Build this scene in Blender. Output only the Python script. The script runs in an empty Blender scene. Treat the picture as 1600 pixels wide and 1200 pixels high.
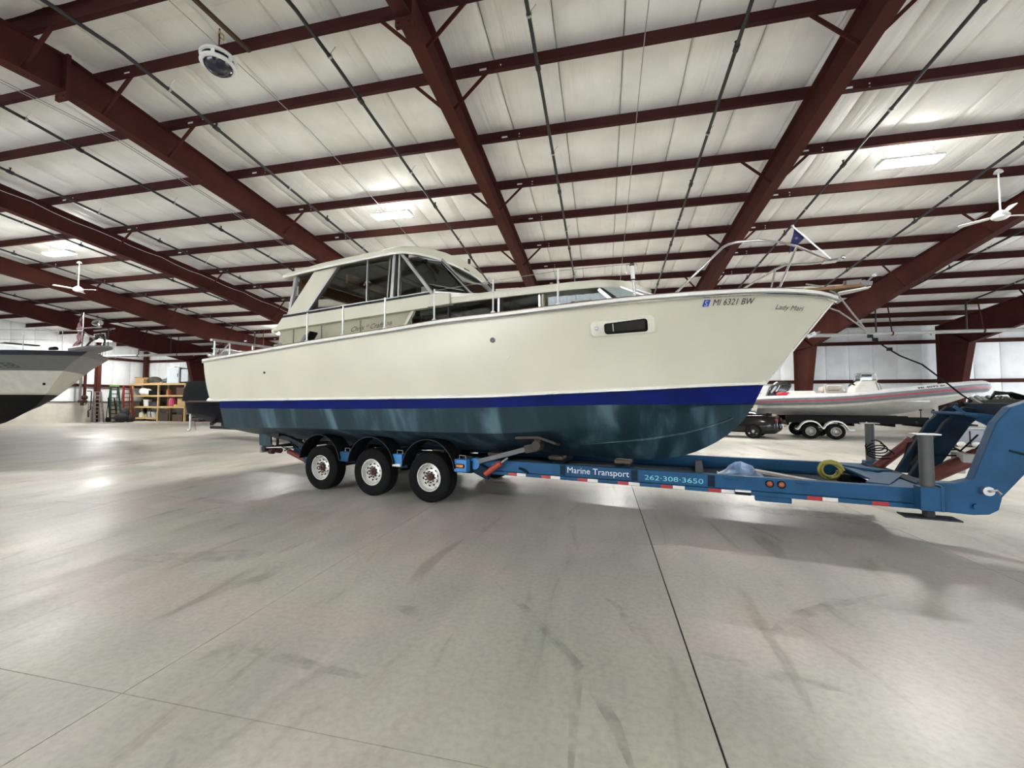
import bpy, bmesh, math, random
import numpy as np
from math import sin, cos, pi, sqrt, atan2, radians as rad
from mathutils import Vector as V, Matrix
random.seed(7)
SC = bpy.context.scene
COL = SC.collection

# ------------------------------------------------------------------ camera, world, exposure
FPX, PIT, YAW, ROLL = 639.5, 0.0445, 0.2192, 0.0017
cf = V((-sin(YAW)*cos(PIT), cos(YAW)*cos(PIT), sin(PIT)))
cr = V((cos(YAW), sin(YAW), 0)); cu = cr.cross(cf)
cr, cu = cr*cos(ROLL)+cu*sin(ROLL), cu*cos(ROLL)-cr*sin(ROLL)
cam = bpy.data.objects.new('camera', bpy.data.cameras.new('camera'))
COL.objects.link(cam)
cam.matrix_world = Matrix(((cr.x, cu.x, -cf.x, 0), (cr.y, cu.y, -cf.y, 0), (cr.z, cu.z, -cf.z, 1.6), (0, 0, 0, 1)))
cam.data.sensor_width = 36; cam.data.lens = 36*FPX/1600
cam.data.clip_start = 0.05; cam.data.clip_end = 300
SC.camera = cam
W = bpy.data.worlds.new('world'); SC.world = W; W.use_nodes = True
W.node_tree.nodes['Background'].inputs[0].default_value = (0.86, 0.93, 1.0, 1)
W.node_tree.nodes['Background'].inputs[1].default_value = 5.0
SC.view_settings.view_transform = 'Standard'; SC.view_settings.look = 'None'
SC.view_settings.gamma = 1.0; SC.view_settings.use_curve_mapping = False
SC.view_settings.exposure = 1.74
LAMP_POWER = 120.0          # radiance of a high bay diffuser
UP_POWER = 12.0            # radiance of the added, roof-brightening uplight
SC.cycles.use_denoising = True
SC.cycles.max_bounces = 8; SC.cycles.diffuse_bounces = 5; SC.cycles.transparent_max_bounces = 12
SC.cycles.sample_clamp_indirect = 8.0

# ------------------------------------------------------------------ mesh helpers
class MB:
    def __init__(s): s.v = []; s.f = []
    def add(s, vs, fs):
        n = len(s.v); s.v += [tuple(p) for p in vs]; s.f += [[i+n for i in f] for f in fs]; return s
    def box(s, c, d, rz=0, ry=0, rx=0):
        x, y, z = d[0]/2, d[1]/2, d[2]/2
        m = Matrix.Rotation(rz, 3, 'Z') @ Matrix.Rotation(ry, 3, 'Y') @ Matrix.Rotation(rx, 3, 'X')
        p = [V(c)+m @ V((a*x, b*y, e*z)) for a in (-1, 1) for b in (-1, 1) for e in (-1, 1)]
        return s.add(p, [(0, 1, 3, 2), (4, 6, 7, 5), (0, 4, 5, 1), (2, 3, 7, 6), (0, 2, 6, 4), (1, 5, 7, 3)])
    def bb(s, x0, x1, y0, y1, z0, z1):
        return s.box(((x0+x1)/2, (y0+y1)/2, (z0+z1)/2), (x1-x0, y1-y0, z1-z0))
    def bar(s, p, q, w, h=None, up=(0, 0, 1)):
        p, q = V(p), V(q); h = h or w; d = (q-p).normalized(); u = V(up)
        if abs(d.dot(u)) > .98: u = V((1, 0, 0))
        a = d.cross(u).normalized()*w/2; b = a.cross(d).normalized()*h/2
        vs = [e+i*a+j*b for e in (p, q) for i, j in ((-1, -1), (1, -1), (1, 1), (-1, 1))]
        return s.add(vs, [(3, 2, 1, 0), (4, 5, 6, 7), (0, 1, 5, 4), (1, 2, 6, 5), (2, 3, 7, 6), (3, 0, 4, 7)])
    def tube(s, pts, r, n=8, caps=True):
        pts = [V(p) for p in pts]; k = len(pts); rr = r if isinstance(r, (list, tuple)) else [r]*k
        ref = None; rings = []
        for i, p in enumerate(pts):
            d = (pts[min(i+1, k-1)]-pts[max(i-1, 0)]).normalized()
            if ref is None: ref = V((0, 0, 1)) if abs(d.z) < .9 else V((1, 0, 0))
            a = d.cross(ref).normalized(); b = a.cross(d).normalized(); ref = b
            rings.append([p+rr[i]*(cos(2*pi*j/n)*a+sin(2*pi*j/n)*b) for j in range(n)])
        return s.loft(rings, caps)
    def loft(s, rings, caps=True, closed=True):
        n = len(rings[0]); vs = [p for g in rings for p in g]; fs = []
        for i in range(len(rings)-1):
            for j in range(n if closed else n-1):
                a, b = i*n+j, i*n+(j+1) % n
                fs.append((a, b, b+n, a+n))
        if caps and closed: fs += [tuple(range(n))[::-1], tuple(range((len(rings)-1)*n, len(rings)*n))]
        return s.add(vs, fs)
    def grid(s, rows): return s.loft(rows, False, False)
    def lathe(s, prof, o, ax, n=20, a0=0, a1=2*pi):
        o, ax = V(o), V(ax).normalized(); u = V((0, 0, 1)) if abs(ax.z) < .9 else V((1, 0, 0))
        a = ax.cross(u).normalized(); b = ax.cross(a)
        full = abs(a1-a0-2*pi) < 1e-6; m = n if full else n+1
        rings = [[o+ax*h+r*(cos(a0+(a1-a0)*j/n)*a+sin(a0+(a1-a0)*j/n)*b) for j in range(m)] for r, h in prof]
        return s.loft(rings, False, full)
    def disc(s, o, ax, r, n=16):
        o, ax = V(o), V(ax).normalized(); u = V((0, 0, 1)) if abs(ax.z) < .9 else V((1, 0, 0))
        a = ax.cross(u).normalized(); b = ax.cross(a)
        return s.add([o+r*(cos(2*pi*j/n)*a+sin(2*pi*j/n)*b) for j in range(n)], [tuple(range(n))])
    def cyl(s, p, q, r, n=12): return s.tube([p, q], r, n)
    def prism(s, poly, fn, a, b):
        n = len(poly); vs = [fn(u, v, a) for u, v in poly]+[fn(u, v, b) for u, v in poly]
        return s.add(vs, [tuple(range(n)), tuple(range(n, 2*n))[::-1]]+[(i, (i+1) % n, (i+1) % n+n, i+n) for i in range(n)])
    def ball(s, c, r, n=12, k=8, sc=(1, 1, 1)):
        c = V(c); rows = []
        for i in range(k+1):
            t = pi*i/k
            rows.append([c+V((r*sc[0]*sin(t)*cos(2*pi*j/n), r*sc[1]*sin(t)*sin(2*pi*j/n), r*sc[2]*cos(t))) for j in range(n)])
        return s.loft(rows, False, True)
    def build(s, name, mat, parent=None, smooth=0, bevel=0, weld=False):
        me = bpy.data.meshes.new(name); me.from_pydata(s.v, [], s.f)
        bm = bmesh.new(); bm.from_mesh(me)
        if weld: bmesh.ops.remove_doubles(bm, verts=bm.verts, dist=1e-4)
        bmesh.ops.recalc_face_normals(bm, faces=bm.faces); bm.to_mesh(me); bm.free()
        if mat: me.materials.append(mat)
        if smooth:
            me.shade_smooth(); me.set_sharp_from_angle(angle=rad(smooth))
        o = bpy.data.objects.new(name, me); COL.objects.link(o)
        if parent: o.parent = parent
        if bevel:
            b = o.modifiers.new('bevel', 'BEVEL'); b.width = bevel; b.segments = 2; b.limit_method = 'ANGLE'
        return o
XZ = lambda u, v, w: (u, w, v)      # prism polygons drawn in x,z and pushed along y
YZ = lambda u, v, w: (w, u, v)
XY = lambda u, v, w: (u, v, w)
def tag(o, label=None, cat=None, group=None, kind=None):
    if label: o['label'] = label
    if cat: o['category'] = cat
    if group: o['group'] = group
    if kind: o['kind'] = kind
    return o
def thing(name, label, cat, loc=(0, 0, 0), rz=0, group=None):
    o = bpy.data.objects.new(name, None); COL.objects.link(o); o.empty_display_size = .2
    o.location = loc; o.rotation_euler = (0, 0, rz)
    return tag(o, label, cat, group)
def dup(o, parent=None, loc=None):
    c = o.copy(); COL.objects.link(c)
    if parent is not None: c.parent = parent
    if loc is not None: c.location = loc
    for ch in list(o.children): dup(ch, c)
    return c
def pch(xs, ys):
    """smooth monotone-ish interpolation through control points"""
    xs, ys = np.array(xs, float), np.array(ys, float); d = np.diff(ys)/np.diff(xs)
    m = np.zeros(len(xs)); m[0], m[-1] = d[0], d[-1]
    for i in range(1, len(xs)-1):
        m[i] = 0 if d[i-1]*d[i] <= 0 else 2*d[i-1]*d[i]/(d[i-1]+d[i])
    def f(x):
        x = min(max(x, xs[0]), xs[-1]); i = int(min(max(np.searchsorted(xs, x)-1, 0), len(xs)-2))
        h = xs[i+1]-xs[i]; t = (x-xs[i])/h
        return float((2*t**3-3*t*t+1)*ys[i]+(t**3-2*t*t+t)*h*m[i]+(3*t*t-2*t**3)*ys[i+1]+(t**3-t*t)*h*m[i+1])
    return f
def text(body, size, fn, name, mat, parent, shear=0, width=None, bold=0):
    """flat lettering; fn maps (u along the line, v up) to a point on the carrying surface"""
    c = bpy.data.curves.new('t', 'FONT'); c.body = body; c.size = size; c.shear = shear; c.resolution_u = 3; c.offset = bold
    o = bpy.data.objects.new('t', c); COL.objects.link(o)
    dg = bpy.context.evaluated_depsgraph_get(); me = bpy.data.meshes.new_from_object(o.evaluated_get(dg))
    bpy.data.objects.remove(o); bpy.data.curves.remove(c)
    bm = bmesh.new(); bm.from_mesh(me); bmesh.ops.triangulate(bm, faces=bm.faces)
    us = [v.co.x for v in bm.verts]; k = (width/(max(us)-min(us))) if width else 1; u0 = min(us)
    for v in bm.verts: v.co = fn((v.co.x-u0)*k, v.co.y)
    bm.to_mesh(me); bm.free(); me.name = name; me.materials.append(mat)
    o = bpy.data.objects.new(name, me); COL.objects.link(o); o.parent = parent
    return o

# ------------------------------------------------------------------ materials
def nodes(name):
    m = bpy.data.materials.new(name); m.use_nodes = True; nt = m.node_tree
    return m, nt, nt.nodes, nt.links, nt.nodes['Principled BSDF']
def nn(ns, t, **k):
    n = ns.new(t)
    for a, v in k.items(): setattr(n, a, v)
    return n
def mat(name, col, rough=.5, metal=0, var=.1, scale=4, bump=0, bscale=30, stretch=(1, 1, 1), spec=.5, rvar=.1, dirt=0):
    m, nt, ns, ln, p = nodes(name)
    tc = nn(ns, 'ShaderNodeTexCoord'); mp = nn(ns, 'ShaderNodeMapping'); mp.inputs['Scale'].default_value = stretch
    ln.new(tc.outputs['Object'], mp.inputs[0])
    nz = nn(ns, 'ShaderNodeTexNoise'); nz.inputs['Scale'].default_value = scale; nz.inputs['Detail'].default_value = 5
    ln.new(mp.outputs[0], nz.inputs['Vector'])
    r = nn(ns, 'ShaderNodeMapRange'); r.inputs['From Min'].default_value = .3; r.inputs['From Max'].default_value = .7
    r.inputs['To Min'].default_value = 1-var; r.inputs['To Max'].default_value = 1+var
    ln.new(nz.outputs[0], r.inputs[0])
    mx = nn(ns, 'ShaderNodeMix', data_type='RGBA', blend_type='MULTIPLY'); mx.inputs[0].default_value = 1
    mx.inputs[6].default_value = (*col, 1); ln.new(r.outputs[0], mx.inputs[7])
    ln.new(mx.outputs[2], p.inputs['Base Color'])
    r2 = nn(ns, 'ShaderNodeMapRange'); r2.inputs['To Min'].default_value = rough-rvar; r2.inputs['To Max'].default_value = rough+rvar
    ln.new(nz.outputs[0], r2.inputs[0]); ln.new(r2.outputs[0], p.inputs['Roughness'])
    p.inputs['Metallic'].default_value = metal; p.inputs['Specular IOR Level'].default_value = spec
    if bump:
        n2 = nn(ns, 'ShaderNodeTexNoise'); n2.inputs['Scale'].default_value = bscale; n2.inputs['Detail'].default_value = 4
        ln.new(mp.outputs[0], n2.inputs['Vector']); b = nn(ns, 'ShaderNodeBump'); b.inputs['Strength'].default_value = bump
        b.inputs['Distance'].default_value = .02
        ln.new(n2.outputs[0], b.inputs['Height']); ln.new(b.outputs[0], p.inputs['Normal'])
    return m
def emit(name, col, s):
    m, nt, ns, ln, p = nodes(name)
    p.inputs['Base Color'].default_value = (.9, .9, .9, 1)
    p.inputs['Emission Color'].default_value = (*col, 1); p.inputs['Emission Strength'].default_value = s
    return m
def glass(name, tint, refl=.1):
    m, nt, ns, ln, p = nodes(name); ns.remove(p)
    t = nn(ns, 'ShaderNodeBsdfTransparent'); t.inputs[0].default_value = (*tint, 1)
    g = nn(ns, 'ShaderNodeBsdfGlossy'); g.inputs['Roughness'].default_value = .03; g.inputs[0].default_value = (.9, .95, .95, 1)
    lw = nn(ns, 'ShaderNodeLayerWeight'); lw.inputs[0].default_value = .5
    pw = nn(ns, 'ShaderNodeMath', operation='POWER'); pw.inputs[1].default_value = 4.5; ln.new(lw.outputs['Facing'], pw.inputs[0])
    ad = nn(ns, 'ShaderNodeMath', operation='MULTIPLY_ADD'); ad.inputs[1].default_value = .8; ad.inputs[2].default_value = .045+max(0, refl); ad.use_clamp = True
    ln.new(pw.outputs[0], ad.inputs[0]); mx = nn(ns, 'ShaderNodeMixShader')
    ln.new(ad.outputs[0], mx.inputs[0]); ln.new(t.outputs[0], mx.inputs[1]); ln.new(g.outputs[0], mx.inputs[2])
    ln.new(mx.outputs[0], ns['Material Output'].inputs[0])
    return m
def ramp(ns, pts):
    r = nn(ns, 'ShaderNodeValToRGB'); e = r.color_ramp.elements
    while len(e) < len(pts): e.new(.5)
    for k, (p, c) in zip(e, pts): k.position = p; k.color = (*c, 1) if len(c) == 3 else c
    return r
def concrete(name):
    m, nt, ns, ln, p = nodes(name)
    ge = nn(ns, 'ShaderNodeNewGeometry')
    def noise(sc, det, st=(1, 1, 1), rot=0, dist=0):
        mp = nn(ns, 'ShaderNodeMapping'); mp.inputs['Scale'].default_value = st; mp.inputs['Rotation'].default_value = (0, 0, rot)
        ln.new(ge.outputs['Position'], mp.inputs[0])
        n = nn(ns, 'ShaderNodeTexNoise'); n.inputs['Scale'].default_value = sc; n.inputs['Detail'].default_value = det
        n.inputs['Distortion'].default_value = dist; ln.new(mp.outputs[0], n.inputs[0]); return n
    def mul(a, b, f=1):
        x = nn(ns, 'ShaderNodeMix', data_type='RGBA', blend_type='MULTIPLY'); x.inputs[0].default_value = f
        ln.new(a, x.inputs[6]); ln.new(b, x.inputs[7]); return x.outputs[2]
    c1 = ramp(ns, [(.25, (.39, .38, .352)), (.45, (.475, .46, .425)), (.6, (.52, .50, .465)), (.78, (.57, .55, .515))])
    ln.new(noise(.42, 9, (1, 1, 1), .4, .6).outputs[0], c1.inputs[0])
    c2 = ramp(ns, [(.3, (.86, .87, .86)), (.5, (1, .99, .98)), (.72, (1.12, 1.08, 1.06))])
    ln.new(noise(1.7, 8, (1, .32, 1), .25, .4).outputs[0], c2.inputs[0])
    c3 = ramp(ns, [(.26, (.55, .53, .5)), (.36, (1, 1, 1))])
    ln.new(noise(1.05, 6, (1, .5, 1), 1.0, .8).outputs[0], c3.inputs[0])
    c4 = ramp(ns, [(.3, (.84, .84, .84)), (.6, (1.04, 1.04, 1.04))])
    ln.new(noise(26, 5).outputs[0], c4.inputs[0])
    c5 = ramp(ns, [(.35, (.93, 1.0, .95)), (.5, (1, 1, 1)), (.65, (1.06, .985, .985))])
    ln.new(noise(.75, 5, (.6, 1, 1), 2.0, .7).outputs[0], c5.inputs[0])
    c6 = ramp(ns, [(.30, (.62, .6, .56)), (.40, (.96, .96, .95)), (.5, (1, 1, 1)), (.68, (1.09, 1.09, 1.1))])
    ln.new(noise(2.6, 9, (1, .22, 1), -.2, 1.2).outputs[0], c6.inputs[0])
    col = mul(mul(mul(mul(mul(c1.outputs[0], c2.outputs[0]), c3.outputs[0], .7), c4.outputs[0], .8), c5.outputs[0], .9), c6.outputs[0], .75)
    ln.new(col, p.inputs['Base Color'])
    r = nn(ns, 'ShaderNodeMapRange'); r.inputs['From Min'].default_value = .3; r.inputs['From Max'].default_value = .7
    r.inputs['To Min'].default_value = .28; r.inputs['To Max'].default_value = .5
    ln.new(noise(.8, 6, (1, .4, 1), .3).outputs[0], r.inputs[0]); ln.new(r.outputs[0], p.inputs['Roughness'])
    p.inputs['Specular IOR Level'].default_value = .45
    b = nn(ns, 'ShaderNodeBump'); b.inputs['Strength'].default_value = .08; b.inputs['Distance'].default_value = .01
    ln.new(noise(14, 6).outputs[0], b.inputs['Height']); ln.new(b.outputs[0], p.inputs['Normal'])
    return m
def vinyl(name, col, axis, amp=.5):
    """white insulation facing: wrinkles and faint creases running along one axis"""
    m, nt, ns, ln, p = nodes(name)
    ge = nn(ns, 'ShaderNodeNewGeometry'); mp = nn(ns, 'ShaderNodeMapping'); mp.inputs['Scale'].default_value = axis
    ln.new(ge.outputs['Position'], mp.inputs[0])
    n = nn(ns, 'ShaderNodeTexNoise'); n.inputs['Scale'].default_value = 2.4; n.inputs['Detail'].default_value = 5; n.inputs['Distortion'].default_value = .5
    ln.new(mp.outputs[0], n.inputs[0])
    n3 = nn(ns, 'ShaderNodeTexNoise'); n3.inputs['Scale'].default_value = 1.3; n3.inputs['Detail'].default_value = 4
    ln.new(ge.outputs['Position'], n3.inputs[0])
    r = ramp(ns, [(.3, tuple(c*.9 for c in col)), (.55, col), (.75, tuple(min(1, c*1.06) for c in col))])
    ln.new(n3.outputs[0], r.inputs[0])
    ln.new(r.outputs[0], p.inputs['Base Color'])
    b = nn(ns, 'ShaderNodeBump'); b.inputs['Strength'].default_value = amp; b.inputs['Distance'].default_value = .09
    ln.new(n.outputs[0], b.inputs['Height']); ln.new(b.outputs[0], p.inputs['Normal'])
    p.inputs['Roughness'].default_value = .42; p.inputs['Specular IOR Level'].default_value = .45
    return m
def bottom_paint(name):
    """teal antifouling with lighter worn runs"""
    m, nt, ns, ln, p = nodes(name)
    tc = nn(ns, 'ShaderNodeTexCoord'); mp = nn(ns, 'ShaderNodeMapping'); mp.inputs['Scale'].default_value = (1.5, .5, .22)
    mp.inputs['Rotation'].default_value = (0, .16, 0)
    ln.new(tc.outputs['Object'], mp.inputs[0])
    n = nn(ns, 'ShaderNodeTexNoise'); n.inputs['Scale'].default_value = 2.2; n.inputs['Detail'].default_value = 7; n.inputs['Distortion'].default_value = .3
    ln.new(mp.outputs[0], n.inputs[0])
    r = ramp(ns, [(.4, (.009, .027, .04)), (.52, (.013, .038, .052)), (.6, (.04, .085, .108)), (.7, (.085, .15, .175))])
    ln.new(n.outputs[0], r.inputs[0])
    ln.new(r.outputs[0], p.inputs['Base Color'])
    p.inputs['Roughness'].default_value = .6
    return m
def wood(name, c0, c1, st=(1, 8, 8)):
    m, nt, ns, ln, p = nodes(name)
    tc = nn(ns, 'ShaderNodeTexCoord'); mp = nn(ns, 'ShaderNodeMapping'); mp.inputs['Scale'].default_value = st
    ln.new(tc.outputs['Object'], mp.inputs[0]); n = nn(ns, 'ShaderNodeTexNoise'); n.inputs['Scale'].default_value = 3; n.inputs['Detail'].default_value = 6
    n.inputs['Distortion'].default_value = 1
    ln.new(mp.outputs[0], n.inputs[0]); r = ramp(ns, [(.3, c0), (.7, c1)]); ln.new(n.outputs[0], r.inputs[0])
    ln.new(r.outputs[0], p.inputs['Base Color']); p.inputs['Roughness'].default_value = .55
    return m

FLOOR = concrete('concrete_floor')
BASE = mat('joint_dark', (.06, .055, .05), .9)
KNEE = mat('concrete_wall', (.55, .52, .46), .8, var=.12, scale=1.5, bump=.2)
ROOFV = vinyl('roof_facing', (.885, .885, .86), (1.3, .1, .1), .7)
WALLV = vinyl('wall_facing', (.86, .88, .90), (.8, .8, .12), .35)
DECKM = mat('roof_deck', (.25, .25, .24), .8)
RED = mat('red_oxide_steel', (.066, .019, .015), .75, spec=.12, var=.22, scale=1.2, bump=.05, rvar=.08)
RED2 = mat('red_oxide_purlin', (.050, .016, .013), .75, spec=.12, var=.18, scale=1.0, rvar=.06)
BLKPIPE = mat('black_pipe', (.014, .015, .016), .45, var=.2)
GALV = mat('galvanised', (.42, .42, .42), .4, .75, var=.15, scale=6)
SILVER = mat('painted_pipe_grey', (.42, .42, .42), .45, var=.1)
STEELW = mat('wire_steel', (.35, .35, .34), .45, .5)
WHITE = mat('white_enamel', (.78, .79, .78), .35, var=.04)
BLACK = mat('black_plastic', (.007, .007, .008), .65, var=.2, spec=.12)
DARK = mat('dark_steel', (.025, .026, .03), .55, .1, var=.3, spec=.25)
RUBBER = mat('tyre_rubber', (.006, .006, .0065), .8, var=.3, scale=8, bump=.2, bscale=60, spec=.12)
CHROME = mat('stainless', (.75, .75, .76), .16, 1.0, var=.05)
ALU = mat('aluminium', (.62, .62, .63), .34, 1.0, var=.12)
RIM = mat('rim_alloy', (.66, .65, .61), .3, .6, var=.12, scale=6)
RUST = mat('rusty_hub', (.06, .018, .014), .7, var=.4, scale=20)
CREAM = mat('hull_gelcoat', (.63, .60, .485), .33, var=.045, scale=1.1, rvar=.05)
CREAM2 = mat('cabin_cream', (.60, .58, .47), .38, var=.05, scale=2)
CREAMD = mat('cabin_panel_olive', (.36, .34, .245), .5, var=.08, scale=3)
GELW = mat('white_gelcoat', (.78, .77, .71), .3, var=.04)
NAVY = mat('boot_stripe_navy', (.002, .008, .10), .55, var=.2, scale=2, spec=.1)
BOTTOM = bottom_paint('bottom_paint')
TEAK = wood('teak', (.085, .035, .018), (.16, .075, .04))
GLASS = glass('tinted_glass', (.55, .58, .55), .02)
GLASSC = glass('clear_glass', (.88, .9, .9), .02)
GLASSD = glass('smoke_glass', (.30, .32, .32), .02)
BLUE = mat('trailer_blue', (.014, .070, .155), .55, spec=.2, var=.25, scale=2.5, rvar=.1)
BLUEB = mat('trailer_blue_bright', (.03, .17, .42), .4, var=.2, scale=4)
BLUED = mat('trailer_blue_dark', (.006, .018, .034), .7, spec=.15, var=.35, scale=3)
REDH = mat('hydraulic_red', (.12, .02, .015), .45, var=.25, scale=8)
TAPER = mat('tape_red', (.32, .016, .02), .4, var=.12)
TAPEW = mat('tape_white', (.62, .6, .57), .4, var=.08)
AMBER = mat('amber_lens', (.55, .2, .02), .25)
AMBERD = mat('amber_lens_dull', (.3, .08, .03), .3)
LETW = mat('lettering_white', (.55, .62, .68), .5, var=.2, scale=20)
LETC = mat('lettering_cyan', (.16, .50, .58), .5, var=.25, scale=20)
LETK = mat('lettering_black', (.012, .012, .014), .4)
LETG = mat('lettering_grey', (.06, .06, .06), .5)
STAN = mat('stanchion_bright', (.80, .80, .80), .3, .35, var=.05)
CURT = mat('curtain_grey', (.60, .64, .68), .8, var=.1, stretch=(8, 1, .4), bump=.2)
DRAPE = mat('curtain_brown', (.16, .09, .05), .85, var=.3, stretch=(8, 8, .4), bump=.3)
INTW = mat('interior_olive', (.15, .14, .105), .7, var=.12)
VARN = wood('varnished_wood', (.16, .075, .025), (.30, .155, .06))
FLAGB = mat('pennant_blue', (.02, .022, .10), .8)
ROPE = mat('grey_rope', (.33, .31, .28), .85, var=.2, scale=40)
EMIT = emit('led_diffuser', (1.0, .985, .935), LAMP_POWER)
EMITU = emit('led_roof_fill', (1.0, .985, .935), UP_POWER)
# ------------------------------------------------------------------ the building
YR = 5.55                                   # ridge line
def zr(Y):
    Y = Y if Y >= YR else 2*YR-Y
    return 8.811-.104*Y
XL, XR, YB, YF = -39.1, 33.2, 28.0, -16.9
floor = MB().bb(XL-.3, XR+.3, YF-.3, YB+.3, -.3, -.02).build('floor', BASE); tag(floor, kind='structure')
jx = [.52+3.11*k for k in range(-7, 6)]; jy = [-1.31+3.11*k for k in range(0, 8)]
g = .003
def slab(x0, x1, y0, y1):
    e = .003 if abs(x0-.52) < .1 else 0; f = .003 if abs(x1-.52) < .1 else 0
    return MB().bb(x0+g+e, x1-g-f, y0+g, y1-g, -.02, 0).build('slab', FLOOR, floor)
for i in range(len(jx)-1):
    for j in range(len(jy)-1): slab(jx[i], jx[i+1], jy[j], jy[j+1])
slab(XL, jx[0], YF, YB); slab(jx[-1], XR, YF, YB); slab(jx[0], jx[-1], YF, jy[0]); slab(jx[0], jx[-1], jy[-1], YB)

# scuffs, tyre marks, and a stain with trailer shadow painted in
MARK, nt_, ns_, ln_, p_ = nodes('scuff_and_shade'); ns_.remove(p_)
tr_ = nn(ns_, 'ShaderNodeBsdfTransparent'); df_ = nn(ns_, 'ShaderNodeBsdfDiffuse'); df_.inputs[0].default_value = (.07, .062, .05, 1)
mx_ = nn(ns_, 'ShaderNodeMixShader'); nz_ = nn(ns_, 'ShaderNodeTexNoise'); nz_.inputs['Scale'].default_value = 7; nz_.inputs['Detail'].default_value = 5
ge_ = nn(ns_, 'ShaderNodeNewGeometry'); ln_.new(ge_.outputs['Position'], nz_.inputs[0])
mr_ = nn(ns_, 'ShaderNodeMapRange'); mr_.inputs['From Min'].default_value = .4; mr_.inputs['From Max'].default_value = .75; mr_.inputs['To Max'].default_value = .26
ln_.new(nz_.outputs[0], mr_.inputs[0]); ln_.new(mr_.outputs[0], mx_.inputs[0]); ln_.new(tr_.outputs[0], mx_.inputs[1]); ln_.new(df_.outputs[0], mx_.inputs[2])
ln_.new(mx_.outputs[0], ns_['Material Output'].inputs[0])
for pts, w in (([(-.95, 3.6), (-.61, 3.2), (-.35, 2.85), (-.16, 2.59), (.04, 2.18), (.12, 1.9)], .035), ([(-.14, 2.6), (-.16, 2.3), (-.15, 1.8)], .03), ([(.0, 3.5), (.08, 3.43), (.16, 3.2), (.21, 2.98)], .03),
               ([(-4.75, 3.3), (-4.3, 3.44), (-3.7, 3.63), (-3.5, 3.7)], .16), ([(1.1, 3.2), (1.35, 3.5), (1.7, 3.75), (2.3, 4.1)], .05), ([(1.6, 2.6), (1.5, 3.0), (1.35, 3.4)], .03), ([(1.7, 7.1), (2.4, 7.0), (3.2, 6.8), (3.7, 6.2)], .35), ([(-5.2, 5.3), (-6.2, 5.5), (-7.4, 5.6)], .10),  # the widest mark paints stain and trailer shadow together
               ([(-1.6, 3.0), (-1.45, 2.98), (-1.38, 2.9)], .07), ([(.6, 2.9), (1.0, 2.75), (1.3, 2.7)], .06), ([(-2.3, 2.3), (-1.9, 2.25), (-1.3, 2.2)], .05)):
    m = MB(); rows = []
    for k in range(len(pts)):
        a, b = V((*pts[max(0, k-1)], 0)), V((*pts[min(len(pts)-1, k+1)], 0)); d = (b-a).normalized(); nrm = V((-d.y, d.x, 0)); e = .35 if k in (0, len(pts)-1) else 1
        rows.append([V((*pts[k], .0006))+nrm*w*e*u for u in (-1, -.5, 0, .5, 1)])
    m.grid(rows); m.build('floor_scuff_and_shade', MARK, floor)

ceil = MB()
for a, b in ((YF-.2, YR), (YR, YB+.2)):
    ceil.add([(XL-.3, a, zr(a)+.40), (XR+.3, a, zr(a)+.40), (XR+.3, b, zr(b)+.40), (XL-.3, b, zr(b)+.40)], [(0, 1, 2, 3)])
    ceil.add([(XL-.3, a, zr(a)+.43), (XR+.3, a, zr(a)+.43), (XR+.3, b, zr(b)+.43), (XL-.3, b, zr(b)+.43)], [(3, 2, 1, 0)])
ceil = ceil.build('ceiling', DECKM); tag(ceil, kind='structure')
PUR = [6.15]+[7.47+1.814*k for k in range(11)]+[27.35]
PURN = [2*YR-y for y in PUR]
def purlin(Y, s):
    z = zr(Y); m = MB(); t = .01; h = .262
    L, R = XL+.05, XR-.05
    m.bb(L, R, Y-t/2, Y+t/2, z, z+h)
    m.bb(L, R, Y-.09 if s > 0 else Y, Y if s > 0 else Y+.09, z, z+t)
    m.bb(L, R, Y if s > 0 else Y-.075, Y+.075 if s > 0 else Y, z+h-t, z+h)
    o = m.build('purlin', RED2, ceil); return o
FX = [4.2+7.15*k for k in range(-5, 4)]
for Y in PUR:
    p = purlin(Y, 1); m = MB()
    for X in FX[1:]:
        m.bb(X+.62, X+.76, Y-.01, Y-.004, zr(Y)+.09, zr(Y)+.13)
        for dz in (.06, .14): m.box((X+1.05, Y-.008, zr(Y)+dz), (.025, .012, .025))
    m.build('maker_tag', WHITE, p)
for Y in PURN: purlin(Y, -1)
# insulation blankets, laid over the purlins and sagging between them
def blanket(side, seed):
    rnd = random.Random(seed); ys = []
    P = ([YR]+PUR+[YB]) if side > 0 else ([YR]+PURN+[YF])
    for a, b in zip(P[:-1], P[1:]):
        n = 6 if abs(b-a) > 1 else 2
        ys += [(a+(b-a)*k/n, k/n, abs(b-a)) for k in range(n)]
    ys.append((P[-1], 0, 1)); w = 1.225; rows = []
    cols = [0, .012, .03, .2, .4, .6, .8, .97, .988, 1]; lift = [.06, .012, 0, 0, 0, 0, 0, 0, .012, .06]
    ph = [rnd.uniform(0, 6) for _ in range(6)]
    for y, t, L in ys:
        sag = .05*min(1, L/1.8)*sin(pi*t)**.7
        rows.append([(c*w, y, zr(y)+.272-sag-.022*sin(pi*c)*(sin(pi*t)+.25)+l+.009*sin(ph[0]+3*y+9*c)*sin(pi*t)) for c, l in zip(cols, lift)])
    return MB().grid(rows)
NB = 59
for side in (1, -1):
    protos = []
    for k in range(NB):
        if k < 4: o = blanket(side, k).build('insulation_blanket', ROOFV, ceil, smooth=50); protos.append(o)
        else: o = protos[k % 4].copy(); COL.objects.link(o)
        o.location = (XL+.1+k*1.232, 0, 0)

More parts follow.
